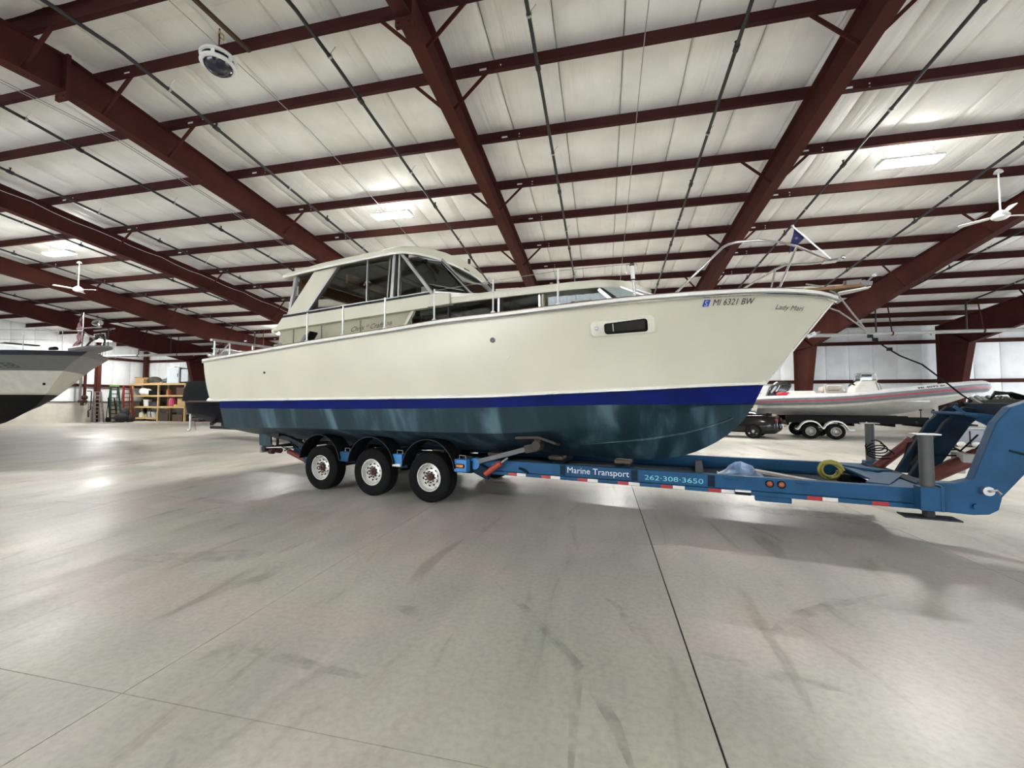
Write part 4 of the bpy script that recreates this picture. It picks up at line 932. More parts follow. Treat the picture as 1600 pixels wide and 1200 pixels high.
# hydraulic support arms, front and rear, with pads under the chines
for sg in (-1, 1):
    y = sg*1.06
    m = MB(); m.bar((2.0, y, .66), (2.85, y, .90), .09, .075); m.build('support_arm', mat('arm_grey', (.11, .115, .12), .55, .2) if sg < 0 else bpy.data.materials['arm_grey'], tr, bevel=.008)
    m = MB(); m.bar((2.85, y, .90), (3.04, y, .945), .12, .12); m.cyl((3.04, y-.09, .97), (3.04, y+.09, .97), .07, 12); m.bb(3.0, 3.1, y-.06, y+.06, .9, 1.06); m.build('pad_pivot', mat('brown_grease', (.035, .028, .022), .7, var=.4) if sg < 0 else bpy.data.materials['brown_grease'], tr, bevel=.006)
    m = MB(); m.loft([[(2.72, y-.11, 1.055), (2.72, y+.11, 1.0), (2.72, y+.11, 1.035), (2.72, y-.11, 1.09)], [(3.08, y-.11, 1.075), (3.08, y+.11, 1.02), (3.08, y+.11, 1.055), (3.08, y-.11, 1.11)], [(3.34, y-.11, 1.0), (3.34, y+.11, .96), (3.34, y+.11, .995), (3.34, y-.11, 1.035)]] if sg < 0 else [[(2.72, y-.11, 1.0), (2.72, y+.11, 1.055), (2.72, y+.11, 1.09), (2.72, y-.11, 1.035)], [(3.08, y-.11, 1.02), (3.08, y+.11, 1.075), (3.08, y+.11, 1.11), (3.08, y-.11, 1.055)], [(3.34, y-.11, .96), (3.34, y+.11, 1.0), (3.34, y+.11, 1.035), (3.34, y-.11, .995)]]); m.build('support_pad', bpy.data.materials['brown_grease'], tr)
    m = MB(); m.cyl((2.0, y-.05, .64), (2.0, y+.05, .64), .09, 16); m.build('arm_hub', BLUEB, tr, bevel=.006)
    m = MB(); m.bar((1.9, y, .62), (2.25, y, .48), .09, .16); m.build('arm_bracket', BLUED, tr)
    m = MB(); m.cyl((2.2, y-sg*-.06, .50), (2.46, y-sg*-.06, .68), .045, 12); c = m.build('hydraulic_cylinder', mat('red_cylinder_bright', (.36, .045, .025), .4, var=.2) if sg < 0 else bpy.data.materials['red_cylinder_bright'], tr, smooth=40)
    m = MB(); m.cyl((2.46, y-sg*-.06, .68), (2.58, y-sg*-.06, .763), .018, 8); m.cyl((2.3, y-sg*-.06-.0, .615), (2.36, y-sg*-.06, .655), .016, 6); m.build('piston_rod', CHROME, c, smooth=40)
    # rear
    m = MB(); m.bar((-1.5, y*.92, .60), (-2.35, y*.92, .86), .10, .09); m.bar((-2.3, y*.92, .85), (-2.95, y*.92, .93), .09, .09); m.bb(-2.75, -2.55, y*.92-.1, y*.92+.1, .9, 1.02); m.build('support_arm', DARK, tr, bevel=.008)
    m = MB(); m.bb(-3.0, -2.2, y*.92-.1, y*.92+.1, 1.01, 1.045); m.build('support_pad', bpy.data.materials['brown_grease'], tr)
    m = MB(); m.cyl((-1.72, y*1.02, .47), (-2.22, y*1.02, .62), .05, 12); c = m.build('hydraulic_cylinder', REDH, tr, smooth=40)
    m = MB(); m.cyl((-2.22, y*1.02, .62), (-2.42, y*1.02, .69), .02, 8); m.build('piston_rod', CHROME, c)
    m = MB(); m.bb(-1.75, -1.5, y-.06, y+.06, .42, .54); m.build('cylinder_bracket', BLUE, tr, bevel=.006)
    m = MB(); m.tube([(-1.7, y*1.04, .55), (-1.95, y*1.06, .72), (-2.2, y*1.05, .68), (-2.35, y*1.02, .62)], .012, 6); m.tube([(-1.65, y*1.04, .58), (-1.9, y*1.06, .64), (-2.1, y*1.05, .75), (-2.3, y*.95, .82)], .01, 6); m.build('hydraulic_hose', BLACK, tr, smooth=60)
# rear tail gear
m = MB(); m.bb(-2.95, -2.85, -1.15, 1.15, .60, .68); m.bb(-2.9, -1.6, -.5, -.42, .58, .66); m.bb(-2.9, -1.6, .42, .5, .58, .66); m.build('tail_beam', DARK, tr, bevel=.006)
for sg in (-1, 1):
    m = MB(); m.bb(-3.02, -2.95, sg*1.0-.13, sg*1.0+.13, .56, .70); m.build('tail_lamp_panel', mat('lamp_panel_grey', (.22, .21, .2), .5) if sg < 0 else bpy.data.materials['lamp_panel_grey'], tr)
    for y in (.86, 1.02):
        m = MB(); m.cyl((-2.86, sg*y, .585), (-2.76, sg*y, .585), .055, 14); m.build('tail_lamp', RUST, tr, smooth=40)
    m = MB(); m.bar((-2.95, sg*1.12, .66), (-2.2, sg*1.0, .70), .02, .02); m.build('tail_stay', GALV, tr)
# gooseneck
GN = [(7.34, .475), (7.72, .462), (7.84, .478), (7.91, .53), (7.94, .66), (8.52, 1.50), (10.4, 1.58), (10.4, 1.80), (8.25, 1.66), (8.03, 1.56), (7.92, 1.40), (7.73, .82), (7.60, .775), (7.34, .765)]
for sg in (-1,):
    m = MB(); m.prism(GN, XZ, sg*.93-.07, sg*.93+.07); m.build('gooseneck_side', BLUE, tr, bevel=.014)
    m = MB(); m.cyl((7.74, sg*1.0, .555), (7.74, sg*1.03, .555), .03, 12); m.build('pivot_bolt', BLUE, tr, smooth=40)
    m = MB(); m.cyl((7.82, sg*1.0, .72), (7.82, sg*1.05, .72), .045, 14); m.tube([(7.82, sg*1.06, .72), (7.87, sg*1.06, .735), (7.90, sg*1.06, .70)], .012, 6); m.build('lock_pin', GALV, tr, smooth=40)
    m = MB(); m.bar((8.0, sg*1.005, 1.13), (8.35, sg*1.005, 1.02), .012, .02); m.build('weld_seam', BLUED, tr)
for x, z, h in ((7.45, .62, .2), (8.2, 1.52, .16), (9.2, 1.6, .16), (10.3, 1.68, .2)): MB().bb(x-.08, x+.08, -.88, .88 if x < 8 else .3, z-h/2, z+h/2).build('gooseneck_cross_beam', BLUED, tr, bevel=.01)
m = MB(); m.prism([(7.52, .70), (7.72, .70), (8.10, 1.36), (8.24, 1.5), (8.05, 1.56), (7.86, 1.36)], XZ, -.20, -.12); m.prism([(7.52, .70), (7.72, .70), (8.10, 1.36), (8.24, 1.5), (8.05, 1.56), (7.86, 1.36)], XZ, .16, .24); m.prism([(8.1, 1.46), (10.4, 1.54), (10.4, 1.76), (8.2, 1.6)], XZ, .2, .3); m.build('centre_lift_frame', BLUED, tr, bevel=.01)
m = MB(); m.bar((7.66, .02, .8), (8.06, .02, 1.42), .1, .1); m.build('lift_core', BLACK, tr, bevel=.01)
m = MB(); m.loft([[(7.9, -.5, 1.50), (7.9, .2, 1.50), (7.9, .2, 1.47), (7.9, -.5, 1.47)], [(8.15, -.55, 1.47), (8.15, .22, 1.47), (8.15, .22, 1.42), (8.15, -.55, 1.42)], [(8.45, -.86, 1.58), (8.45, .25, 1.58), (8.45, .25, 1.5), (8.45, -.86, 1.5)], [(9.0, -.86, 1.62), (9.0, .3, 1.62), (9.0, .3, 1.56), (9.0, -.86, 1.56)]]); m.build('neck_deck', BLUE, tr, bevel=.006)
m = MB(); m.bar((8.02, -.5, 1.44), (8.3, -.55, 1.25), .05, .08); m.bar((8.3, -.55, 1.25), (8.7, -.55, 1.3), .05, .08); m.bar((7.86, -.42, 1.56), (7.96, -.44, 1.46), .04, .03); m.build('neck_bracket', BLUE, tr)
def cyl2(p, q, r, nm, mm, hose=True):
    p, q = V(p), V(q); m = MB(); m.cyl(p, p.lerp(q, .62), r, 14); m.cyl(p.lerp(q, .58), p.lerp(q, .66), r*1.15, 14); c = m.build(nm, mm, tr, smooth=40)
    m = MB(); m.cyl(p.lerp(q, .6), q, r*.5, 10); m.build('piston_rod', DARK, c, smooth=40)
cyl2((7.42, .45, .72), (8.0, .45, 1.3), .06, 'lift_cylinder', REDH)
cyl2((7.62, -.35, .72), (8.32, -.35, 1.16), .075, 'lift_cylinder', REDH)
cyl2((7.66, .1, .62), (8.4, .1, 1.05), .07, 'lift_cylinder', REDH)
m = MB(); m.bb(7.9, 8.05, -.45, -.2, .93, 1.03); m.build('valve_block', mat('valve_grey', (.4, .39, .36), .5), tr, bevel=.01)
m = MB(); m.bb(8.0, 8.12, .0, .2, .75, .84); m.build('valve_block', bpy.data.materials['valve_grey'], tr, bevel=.01)
rnd = random.Random(3)
for k in range(4):
    m = MB(); c = V((7.40, .25+.06*k, .93+.03*k)); pts = [c+V((.14*cos(a)*(1-.1*k), .05*sin(2*a), .07*sin(a))) for a in [2*pi*j/16*.85+k for j in range(17)]]; m.tube(pts, .009, 6); m.build('hydraulic_hose', BLACK, tr, smooth=60)
for k in range(4):
    y = -.3+.2*k; m = MB(); m.tube([(7.62, y, .72), (7.72, y+.05, .98+.03*k), (7.98, y-.05, 1.0+.05*k), (8.2, y, .9+.03*k), (8.4, y+.06, 1.2)], .011, 6); m.build('hydraulic_hose', BLACK, tr, smooth=60)
# pump, solenoids and hose bundle on the neck
for x in (8.1, 8.17):
    m = MB(); m.cyl((x, 0, 1.53), (x, 0, 1.61), .026, 12); m.cyl((x+.005, 0, 1.61), (x+.01, 0, 1.632), .009, 6); m.build('solenoid', BLACK, tr, smooth=40)
m = MB(); pts = []
for k in range(7): m.cyl((8.24+.05*k, -.1+.03*(k % 3), 1.57+.005*k), (8.28+.05*k, .2, 1.66+.012*(k % 2)), .03, 8)
m.bb(8.26, 8.66, -.14, .24, 1.58, 1.64); m.cyl((8.35, 0, 1.45), (8.35, 0, 1.6), .06, 10); m.build('pump_unit', mat('pump_black_green', (.02, .026, .018), .6, var=.4), tr, bevel=.01)
for k in range(6):
    m = MB(); y = -.12+.06*k; m.tube([(8.28+.03*k, y, 1.62), (8.34+.03*k, y, 1.70+.008*k), (8.5+.02*k, y, 1.71+.006*(k % 3)), (8.62, y-.02, 1.66), (8.75+.05*k, y-.05, 1.58), (9.2, y-.1, 1.62)], .012, 6); m.build('hydraulic_hose', BLACK, tr, smooth=60)
# jack posts
def post(x, y, z0, z1, foot):
    m = MB(); m.cyl((x, y, z0), (x, y, z1), .057, 16); p = m.build('jack_post', mat('post_grey', (.065, .065, .066), .6, var=.15) if 'post_grey' not in bpy.data.materials else bpy.data.materials['post_grey'], tr, smooth=40)
    m = MB(); m.bb(x-.1, x+.1, y-.07, y+.07, z1, z1+.012); m.build('post_cap', GALV, p)
    m = MB(); m.bb(x-.085, x+.085, y-.075, y+.075, .50, .74); m.bb(x+.07, x+.1, y-.08, y+.1, .5, .76); m.build('post_sleeve', BLUE, p, bevel=.006)
    if foot: m = MB(); m.cyl((x, y, .43), (x, y, .5), .05, 12); m.bb(x-.22, x+.22, y-.1, y+.1, .418, .432); m.build('post_foot', DARK, p)
post(7.34, -1.09, .5, 1.27, True); post(7.53, 1.02, .5, 1.29, False)
m = MB(); m.bar((7.0, .88, .70), (7.4, .1, .72), .2, .02); m.bar((7.0, -.88, .70), (7.4, -.1, .72), .2, .02); m.build('corner_plate', BLUE, tr)
m = MB(); m.bb(7.05, 7.4, -.9, .9, .68, .70); m.build('front_deck', BLUE, tr)
m = MB(); m.cyl((10.0, 0, 0.02), (10.0, 0, 1.55), .07, 12); m.bb(9.85, 10.15, -.15, .15, 0, .02); m.build('landing_leg', BLUED, tr)
# loose things lying in the trailer bed
def in_bed(name, lab, cat, x, y, z=.515): return thing(name, lab, cat, B2W(x, y, z), BA)
t = in_bed('strap_coil', 'yellow coiled strap lying in the trailer bed near the far jack post', 'strap', 6.85, .25)
m = MB(); pts = []
for k in range(40):
    a = 2*pi*k/13; r = .15-.0015*k; pts.append((r*cos(a), .04*sin(k*.7), .15+r*sin(a)*.9))
m.tube(pts, .02, 6); m.build('webbing', mat('strap_yellow', (.30, .27, .06), .8), t, smooth=60)
m = MB(); m.cyl((.12, -.1, .12), (.3, -.1, .02), .02, 6); m.bb(.1, .2, -.12, .1, 0, .12); m.build('ratchet', BLACK, t)
t = in_bed('plastic_tarp', 'crumpled blue and white plastic sheet in the trailer bed behind the amber lamps', 'tarp', 5.75, .1)
rnd = random.Random(5); rows = []
for i in range(9): rows.append([(-.3+.075*i, -.25+.06*j, max(.005, .20*sin(pi*i/8)*sin(pi*j/8)+rnd.uniform(-.03, .04))) for j in range(9)])
m = MB(); m.grid(rows); m.build('sheet', mat('sheet_blue', (.22, .34, .55), .4, var=.5, scale=9), t, smooth=30)
t = tag(MB().box((0, 0, 0), (.7, .16, .03), ry=.12).build('loose_plank', mat('plank_grey', (.35, .34, .33), .6, var=.15)), 'grey plank lying aslant in the trailer bed between tarp and strap coil', 'plank')
t.location = B2W(6.25, -.15, .61); t.rotation_euler = (0, 0, BA-.15)
# ------------------------------------------------------------------ boat at the left edge
LA = rad(-11.5)
lb = thing('motor_yacht', 'cream motor yacht with grey band and black bottom, its bow jutting in at left', 'boat', (-14.5, 9.06, .77), LA)
xst = pch([.70, .77, 1.10, 1.43, 1.92, 2.36, 2.80, 3.0, 3.15], [-8.4, -6.9, -5.25, -4.03, -3.14, -2.5, -1.6, -.95, -.5])
BZ = pch([.70, .77, 1.1, 1.43, 1.9, 2.5, 3.15], [.02, .05, .75, 1.25, 1.65, 1.95, 2.1])
def lp(z, k, n=34):
    s = (k/n)**1.5*11; x = xst(z)-s; b = BZ(z)*(1-(1-min(1, s/6.2))**2.3)
    if z < .76: b = 0
    return V((x, -b, z-.77+.02*max(0, x+4)*0))
def lband(zs, name, m):
    h = MB(); rows = [[lp(z, k) for z in zs] for k in range(35)]; h.grid(rows); h.grid([[V((p.x, -p.y, p.z)) for p in r] for r in rows]); return h.build(name, m, lb, smooth=40, weld=True)
YNAVY = mat('yacht_navy', (.008, .012, .03), .3)
lband((2.985, 3.02, 3.06, 3.11), 'gunwale_band', YNAVY)
lband((2.56, 2.7, 2.85, 2.985), 'grey_band', mat('yacht_grey', (.13, .135, .13), .35))
lband((1.88, 2.05, 2.2, 2.4, 2.56), 'topsides', mat('yacht_cream', (.52, .50, .43), .35))
lband((1.82, 1.88), 'waterline_stripe', mat('yacht_tan', (.42, .38, .3), .4))
lband((.70, .77, .85, 1.0, 1.2, 1.43, 1.65, 1.82), 'bottom', mat('yacht_black', (.008, .0075, .0075), .7, spec=.12))
m = MB(); R = [[V((lp(3.11, k).x, lp(3.11, k).y*t, 2.34+.05*(1-t*t))) for t in [-1+.25*i for i in range(9)]] for k in range(35)]; m.grid(R); m.build('deck', GELW, lb, smooth=40)
z = -.77
m = MB(); m.loft([[(-2.4, -.5, 2.3), (-2.4, .5, 2.3), (-2.4, .5, 2.36), (-2.4, -.5, 2.36)], [(-3.6, -1.0, 2.3), (-3.6, 1.0, 2.3), (-3.6, .95, 2.62), (-3.6, -.95, 2.62)], [(-7.5, -1.4, 2.3), (-7.5, 1.4, 2.3), (-7.5, 1.3, 2.85), (-7.5, -1.3, 2.85)]]); m.build('cabin_top', WHITE, lb, bevel=.04)
m = MB(); m.bb(-6.2, -4.9, -.5, .3, 2.76, 2.80); m.build('deck_hatch', DARK, lb)
for sg in (1, -1):
    m = MB(); pr = [lp(3.11, k)+V((0, .1, 0)) for k in (3, 5, 9, 13, 17, 21)]; pts = [V((p.x, sg*p.y, 2.95)) for p in pr]
    m.tube([V((.1, sg*-.12, 2.62)), V((-.3, sg*-.25, 2.9))]+pts[1:], .014, 6); m.tube([V((p.x, p.y, 2.66)) for p in pts[1:]], .008, 5)
    for p in pts[1:]: m.cyl((p.x, p.y, 2.34), (p.x, p.y, 2.95), .012, 6)
    m.build('pulpit_rail', CHROME, lb, smooth=60)
m = MB(); m.loft([[(-.9, -.34, 2.32), (-.9, .34, 2.32), (-.9, .34, 2.40), (-.9, -.34, 2.40)], [(.2, -.25, 2.38), (.2, .25, 2.38), (.2, .25, 2.44), (.2, -.25, 2.44)], [(.5, -.1, 2.40), (.5, .1, 2.40), (.5, .1, 2.44), (.5, -.1, 2.44)]]); m.build('bow_platform', mat('platform_grey', (.11, .11, .115), .5), lb)
m = MB(); m.tube([(.15, -.2, 2.95), (.45, 0, 2.95), (.15, .2, 2.95)], .014, 6); m.cyl((-.3, -.25, 2.42), (-.25, -.25, 2.92), .012, 6); m.cyl((.3, .1, 2.42), (.4, .05, 2.95), .012, 6); m.tube([(-.9, 0, 2.4), (-.5, 0, 2.62), (.1, 0, 2.8), (.35, 0, 2.62), (.3, 0, 2.45)], .03, 6); m.build('anchor_gear', DARK, lb, smooth=50)
m = MB(); m.bar((-.8, -.2, 3.0), (.5, -.15, 2.97), .03, .03); m.bar((-.85, .2, 3.0), (.5, .15, 2.97), .03, .03); m.build('platform_rail', mat('rail_wood_grey', (.28, .25, .22), .6), lb)
m = MB(); m.cyl((-.05, 0, 3.0), (-.05, 0, 3.12), .03, 8); m.lathe([(0, .04), (.1, .03), (.14, 0), (.1, -.03), (0, -.04)], (-.1, 0, 3.16), (-.5, 0, .8), 14); m.build('search_lamp', CHROME, lb, smooth=40)
m = MB(); m.cyl((-1.0, 0, 2.4), (-1.0, 0, 3.55), .012, 6); f = m.build('flag_staff', ALU, lb)
rows = [[V((-1.0-.02*i-.10*sin(i*.6)-.10*sin(j*1.9+i*.3)*min(1, i/3), .05*sin(j*1.3+i), 3.48-.085*i+.0*j)) + V((-.012*j*(1+i*.25), 0, -.02*j)) for j in range(7)] for i in range(11)]
m = MB(); m.grid(rows); m.build('furled_flag', mat('flag_pink_grey', (.30, .16, .17), .8, var=.7, scale=14, stretch=(1, 1, .5)), f, smooth=60)
m = MB(); m.cyl((-2.6, -.1, 2.36), (-2.6, -.1, 2.5), .1, 12); m.cyl((-2.75, -.1, 2.5), (-2.45, -.1, 2.5), .07, 12); m.build('windlass', BLACK, lb, smooth=40)
m = MB(); a, b = lp(3.06, 13), lp(3.06, 15); m.bar(a+V((.05, -.02, .05)), b+V((.2, -.06, -.05)), .05, .02); m.build('fairlead', WHITE, lb)
LZ = lambda u, v: V((0, 0, 0))
def lside(x0, z0):
    def f(u, v):
        x = x0+u; zz = z0+v; lo, hi = 0.0, 34.0
        for _ in range(30):
            k = (lo+hi)/2
            s = (k/34)**1.5*11
            if xst(zz)-s > x: lo = k
            else: hi = k
        return lp(zz, k)+V((.004, -.012, 0))
    return f
text('6438 EB', .2, lside(-4.05, 2.64), 'registration_lettering', LETK, lb, width=1.1)
m = MB(); m.cyl(lside(-3.0, 2.16)(0, 0)+V((0, .02, 0)), lside(-3.0, 2.16)(0, 0)+V((0, -.02, 0)), .045, 10); m.build('skin_fitting', BLACK, lb)
for i, (x, bl) in enumerate(((-8.3, 'nearest its bow'), (-10.4, 'in the middle'), (-12.3, 'nearest its stern'))):
    c = V((-14.5, 9.06, 0))+V((x*cos(LA), x*sin(LA), 0))
    m = MB()
    for k in range(4): m.box((0, 0, .085+.17*k), (.5, .3, .165), rz=(k % 2)*1.57)
    o = tag(m.build('keel_block', mat('block_wood', (.2, .14, .08), .7) if i == 0 else bpy.data.materials['block_wood'], bevel=.01), 'timber keel blocks under the black bottom of the left yacht, '+bl, 'block', 'keel blocks under the left yacht'); o.location = c; o.rotation_euler = (0, 0, LA)

# ------------------------------------------------------------------ the white inflatable and its trailer
RO, RA = (9.6, 21.8), rad(-10)
ri = thing('inflatable_boat', 'white rigid inflatable boat with a grey and red stripe and a big black outboard', 'boat', (*RO, 1.02), RA)
zc_ = pch([-2.7, -1.5, .4, 2.6, 4.2, 5.3, 6.1], [1.66, 1.69, 1.745, 1.96, 2.14, 2.26, 2.29])
TC = [(-2.55, 1.02), (-2.0, 1.03), (-1, 1.05), (0, 1.05), (1, 1.05), (2, 1.05), (3, 1.03), (3.8, .97), (4.5, .84), (5.1, .64), (5.55, .4), (5.75, .15), (5.8, 0)]
def tcen(x): return zc_(x)-1.02
cen = [V((x, -y, tcen(x))) for x, y in TC]; full = cen+[V((p.x, -p.y, p.z)) for p in cen[-2::-1]]
rad_ = lambda i: .16 if i in (0, len(full)-1) else .23+.02*min(i, len(full)-1-i)/12
TUBW = mat('tube_white', (.74, .75, .78), .4); TUBG = mat('tube_grey', (.20, .205, .23), .5); TUBR = mat('tube_red', (.42, .06, .09), .5)
m = MB(); m.tube([full[0]+V((-.22, 0, 0))]+full+[full[-1]+V((-.22, 0, 0))], [.02]+[rad_(i) for i in range(len(full))]+[.02], 18); m.build('tube', TUBW, ri, smooth=60)
def tband(a0, a1, off, name, mm):
    rows = []
    for i, p in enumerate(full):
        d = (full[min(i+1, len(full)-1)]-full[max(i-1, 0)]).normalized(); o = V((d.y, -d.x, 0)).normalized()
        r = rad_(i)+off
        rows.append([p+o*r*cos(rad(a))+V((0, 0, r*sin(rad(a)))) for a in [a0+(a1-a0)*k/5 for k in range(6)]])
    m = MB(); m.grid(rows); m.build(name, mm, ri, smooth=60)
tband(-58, 26, .006, 'rubbing_strake', TUBG); tband(-14, 0, .012, 'red_stripe', TUBR)
rows = []
for x in [-2.4+.41*k for k in range(21)]:
    e = max(0, (x-2.0)/3.8); kz = 1.03-1.02+ .02*0+(.95*max(0, (x-2.2)/3.4)**1.8); hb = .98*(1-max(0, (x-2.6)/3.2)**2) if x < 5.8 else 0
    hb = max(hb, .01); zt = tcen(min(x, 5.8))-.10; kz = min(kz+.0, zt-.02)
    rows.append([V((x, -hb, zt)), V((x, -hb*.93, max(kz+.08, zt-.22))), V((x, -hb*.5, kz*.55+.45*max(kz+.05, zt-.22))), V((x, 0, kz)), V((x, hb*.5, kz*.55+.45*max(kz+.05, zt-.22))), V((x, hb*.93, max(kz+.08, zt-.22))), V((x, hb, zt))])
m = MB(); m.grid(rows); m.add(rows[0], [tuple(range(7))]); m.build('hull', mat('rib_hull', (.70, .69, .62), .35), ri, smooth=35)
m = MB(); m.bb(-2.3, 3.8, -.85, .85, .62, .68); m.bb(-2.35, -2.2, -.8, .8, .3, .78); m.build('deck', TUBW, ri)
m = MB(); m.loft([[(-1.2, -.75, .72), (.1, -.75, .72), (.1, .75, .72), (-1.2, .75, .72)], [(-1.1, -.7, 1.12), (-.1, -.7, 1.12), (-.1, .7, 1.12), (-1.1, .7, 1.12)]]); m.build('stern_cushion', GELW, ri, bevel=.05)
SEAT = mat('seat_tan', (.42, .38, .33), .7)
m = MB(); m.bb(.2, 1.2, -.5, .5, .68, 1.02); s = m.build('helm_seat', GELW, ri, bevel=.04)
m = MB(); m.bb(.42, 1.15, -.46, .46, 1.02, 1.13); m.bb(.42, .95, -.44, -.36, 1.15, 1.34); m.bb(.3, .9, -.38, .38, 1.12, 1.32); m.build('seat_pad', SEAT, s, bevel=.03)
m = MB(); m.tube([(.35, -.47, 1.0), (.32, -.47, 1.36), (1.0, -.47, 1.36), (1.06, -.47, 1.1)], .025, 8); m.build('seat_frame', GELW, s, smooth=60)
m = MB(); m.loft([[(1.35, -.45, .68), (2.6, -.45, .68), (2.6, .45, .68), (1.35, .45, .68)], [(1.45, -.42, 1.25), (2.35, -.42, 1.25), (2.35, .42, 1.25), (1.45, .42, 1.25)], [(1.7, -.38, 1.55), (2.25, -.38, 1.58), (2.25, .38, 1.58), (1.7, .38, 1.55)]]); c = m.build('console', GELW, ri, bevel=.05)
for x in (2.2, 2.3): m = MB(); m.bar((x+.18, -.445, .75), (x, -.42, 1.5), .02, .02); m.build('console_stripe', YNAVY, c)
m = MB(); m.bb(1.72, 2.1, -.34, .34, 1.58, 1.84); m.build('screen', GLASSD, c)
m = MB(); m.tube([(1.68, -.38, 1.55), (1.72, -.38, 1.9), (2.2, -.38, 1.88), (2.26, -.38, 1.56)], .022, 8); m.tube([(1.68, .38, 1.55), (1.72, .38, 1.9), (2.2, .38, 1.88), (2.26, .38, 1.56)], .022, 8); m.cyl((1.72, -.38, 1.9), (1.72, .38, 1.9), .02, 8); m.build('screen_rail', CHROME, c, smooth=60)
m = MB(); m.lathe([(.15, -.015), (.18, 0), (.15, .015), (.15, -.015)], (1.45, -.1, 1.45), (-.7, 0, .7), 18); m.cyl((1.45, -.1, 1.45), (1.6, -.1, 1.35), .03, 8); m.build('steering_wheel', BLACK, c, smooth=40)
# outboard
m = MB(); m.loft([[(-1.95, -.2, .72), (-1.45, -.2, .86), (-1.45, .2, .86), (-1.95, .2, .72)], [(-1.85, -.27, 1.0), (-1.0, -.27, 1.12), (-1.0, .27, 1.12), (-1.85, .27, 1.0)], [(-1.72, -.26, 1.38), (-.85, -.26, 1.4), (-.85, .26, 1.4), (-1.72, .26, 1.38)], [(-1.45, -.2, 1.6), (-.98, -.2, 1.58), (-.98, .2, 1.58), (-1.45, .2, 1.6)]]); e = m.build('outboard_cowl', mat('cowl_black', (.012, .014, .018), .18), ri, bevel=.07, smooth=40)
for y in (-.285, -.283):
    m = MB(); m.bar((-1.72, y, 1.06), (-1.52, y, 1.36), .07, .008, up=(0, 1, 0)) if y == -.285 else m.bar((-1.52, y, 1.1), (-1.36, y, 1.4), .04, .008, up=(0, 1, 0)); m.build('cowl_stripe', GALV, e)
m = MB(); m.loft([[(-2.5, -.12, .45), (-2.2, -.12, .5), (-2.2, .12, .5), (-2.5, .12, .45)], [(-2.0, -.15, .75), (-1.6, -.15, .85), (-1.6, .15, .85), (-2.0, .15, .75)]]); m.bar((-2.5, 0, .45), (-2.85, 0, .2), .1, .22); m.build('outboard_leg', BLACK, e, bevel=.02)
m = MB(); m.cyl((-2.75, 0, .15), (-2.95, 0, .1), .06, 10)
for k in range(3):
    a = 2.1*k+.5; m.loft([[(-2.86, .05*cos(a), .12+.05*sin(a)), (-2.82, .08*cos(a+.5), .12+.08*sin(a+.5)), (-2.84, .2*cos(a+.35), .12+.2*sin(a+.35))], [(-2.88, .05*cos(a), .12+.05*sin(a)), (-2.84, .08*cos(a+.5), .12+.08*sin(a+.5)), (-2.86, .2*cos(a+.35), .12+.2*sin(a+.35))]])
m.build('propeller', CHROME, e, smooth=40)
m = MB(); m.ball((-1.35, -.62, .98), .13, 10, 6, (1.9, 1, .8)); m.ball((-1.05, -.6, 1.02), .12, 10, 6, (1.4, 1, .7)); m.build('red_cover', mat('red_cloth', (.42, .035, .05), .7), ri, smooth=60)
m = MB(); m.tube([(-2.45, -.9, .9), (-2.3, -.8, 1.05), (-2.2, -.6, 1.02)], .02, 6); m.tube([(-2.5, -.6, .85), (-2.35, -.5, 1.02), (-2.2, -.4, 1.0)], .02, 6); m.build('stern_ladder', CHROME, ri, smooth=60)
rs_ = lambda x0: (lambda u, v: V((x0+u, -1.05-.21*1.0*cos(rad(46+0)), tcen(x0+u)+.235*sin(rad(36))+v)))
def tubetext(x0):
    def f(u, v):
        x = x0+u; yc = 1.05-.1*max(0, (x-2.8))**1.6; a = rad(34)+v/.25; return V((x, -yc-.258*cos(a), tcen(x)+.258*sin(a)))
    return f
text('MI 4093 BL', .12, tubetext(3.3), 'registration_lettering', LETK, ri, width=.95, bold=.003)
text('9.5', .1, tubetext(-1.6), 'model_lettering', LETK, ri, width=.22)
rt = thing('boat_trailer', 'black tandem axle trailer with white mudguards under the white inflatable', 'trailer', (*RO, 0), RA)
for x in (-.42, .50):
    for sg in (-1, 1): wheel('wheel', rt, (x, sg*1.12, .34), sg, .34, .22, .19, mat('rib_rim', (.30, .29, .27), .4, .7) if 'rib_rim' not in bpy.data.materials else bpy.data.materials['rib_rim'], 6, GALV)
    MB().cyl((x, -1.0, .34), (x, 1.0, .34), .04, 8).build('axle', DARK, rt)
for sg in (-1, 1):
    m = MB(); rings = []
    P = [(-.95, .42), (-.88, .42)]+[(-.42+.43*cos(a), .36+.43*sin(a)) for a in [rad(160-20*k) for k in range(8)]]+[(.04, .47)]+[(.50+.43*cos(a), .36+.43*sin(a)) for a in [rad(160-20*k) for k in range(8)]]+[(.96, .42), (1.15, .42)]
    for u, v in P: rings.append([(u, sg*1.26, v-.03), (u, sg*1.26, v+.03), (u, sg*.98, v+.03), (u, sg*.98, v)])
    m.loft(rings)
    m.build('mudguard', WHITE, rt, smooth=40)
    m = MB(); m.bb(-1.3, 3.7, sg*.92-.05, sg*.92+.05, .70, 1.0); m.bar((3.7, sg*.92, .84), (5.6, 0, .6), .1, .2); m.build('frame_rail', BLACK, rt)
    m = MB(); m.bar((-1.2, sg*.55, .98), (3.2, sg*.5, 1.0), .1, .06); m.build('bunk', BLACK, rt)
    for x in (-.9, 1.5, 3.0): m = MB(); m.bar((x, sg*.6, .66), (x, sg*.55, .97), .06, .06); m.build('bunk_post', DARK, rt)
    m = MB(); m.bar((1.62, sg*.97, .78), (1.9, sg*.97, .6), .03, .03); m.build('stay', GALV, rt)
for x in (-1.2, -.2, 1.2, 2.6, 3.6): MB().bb(x-.04, x+.04, -.9, .9, .58, .72).build('cross_member', BLACK, rt)
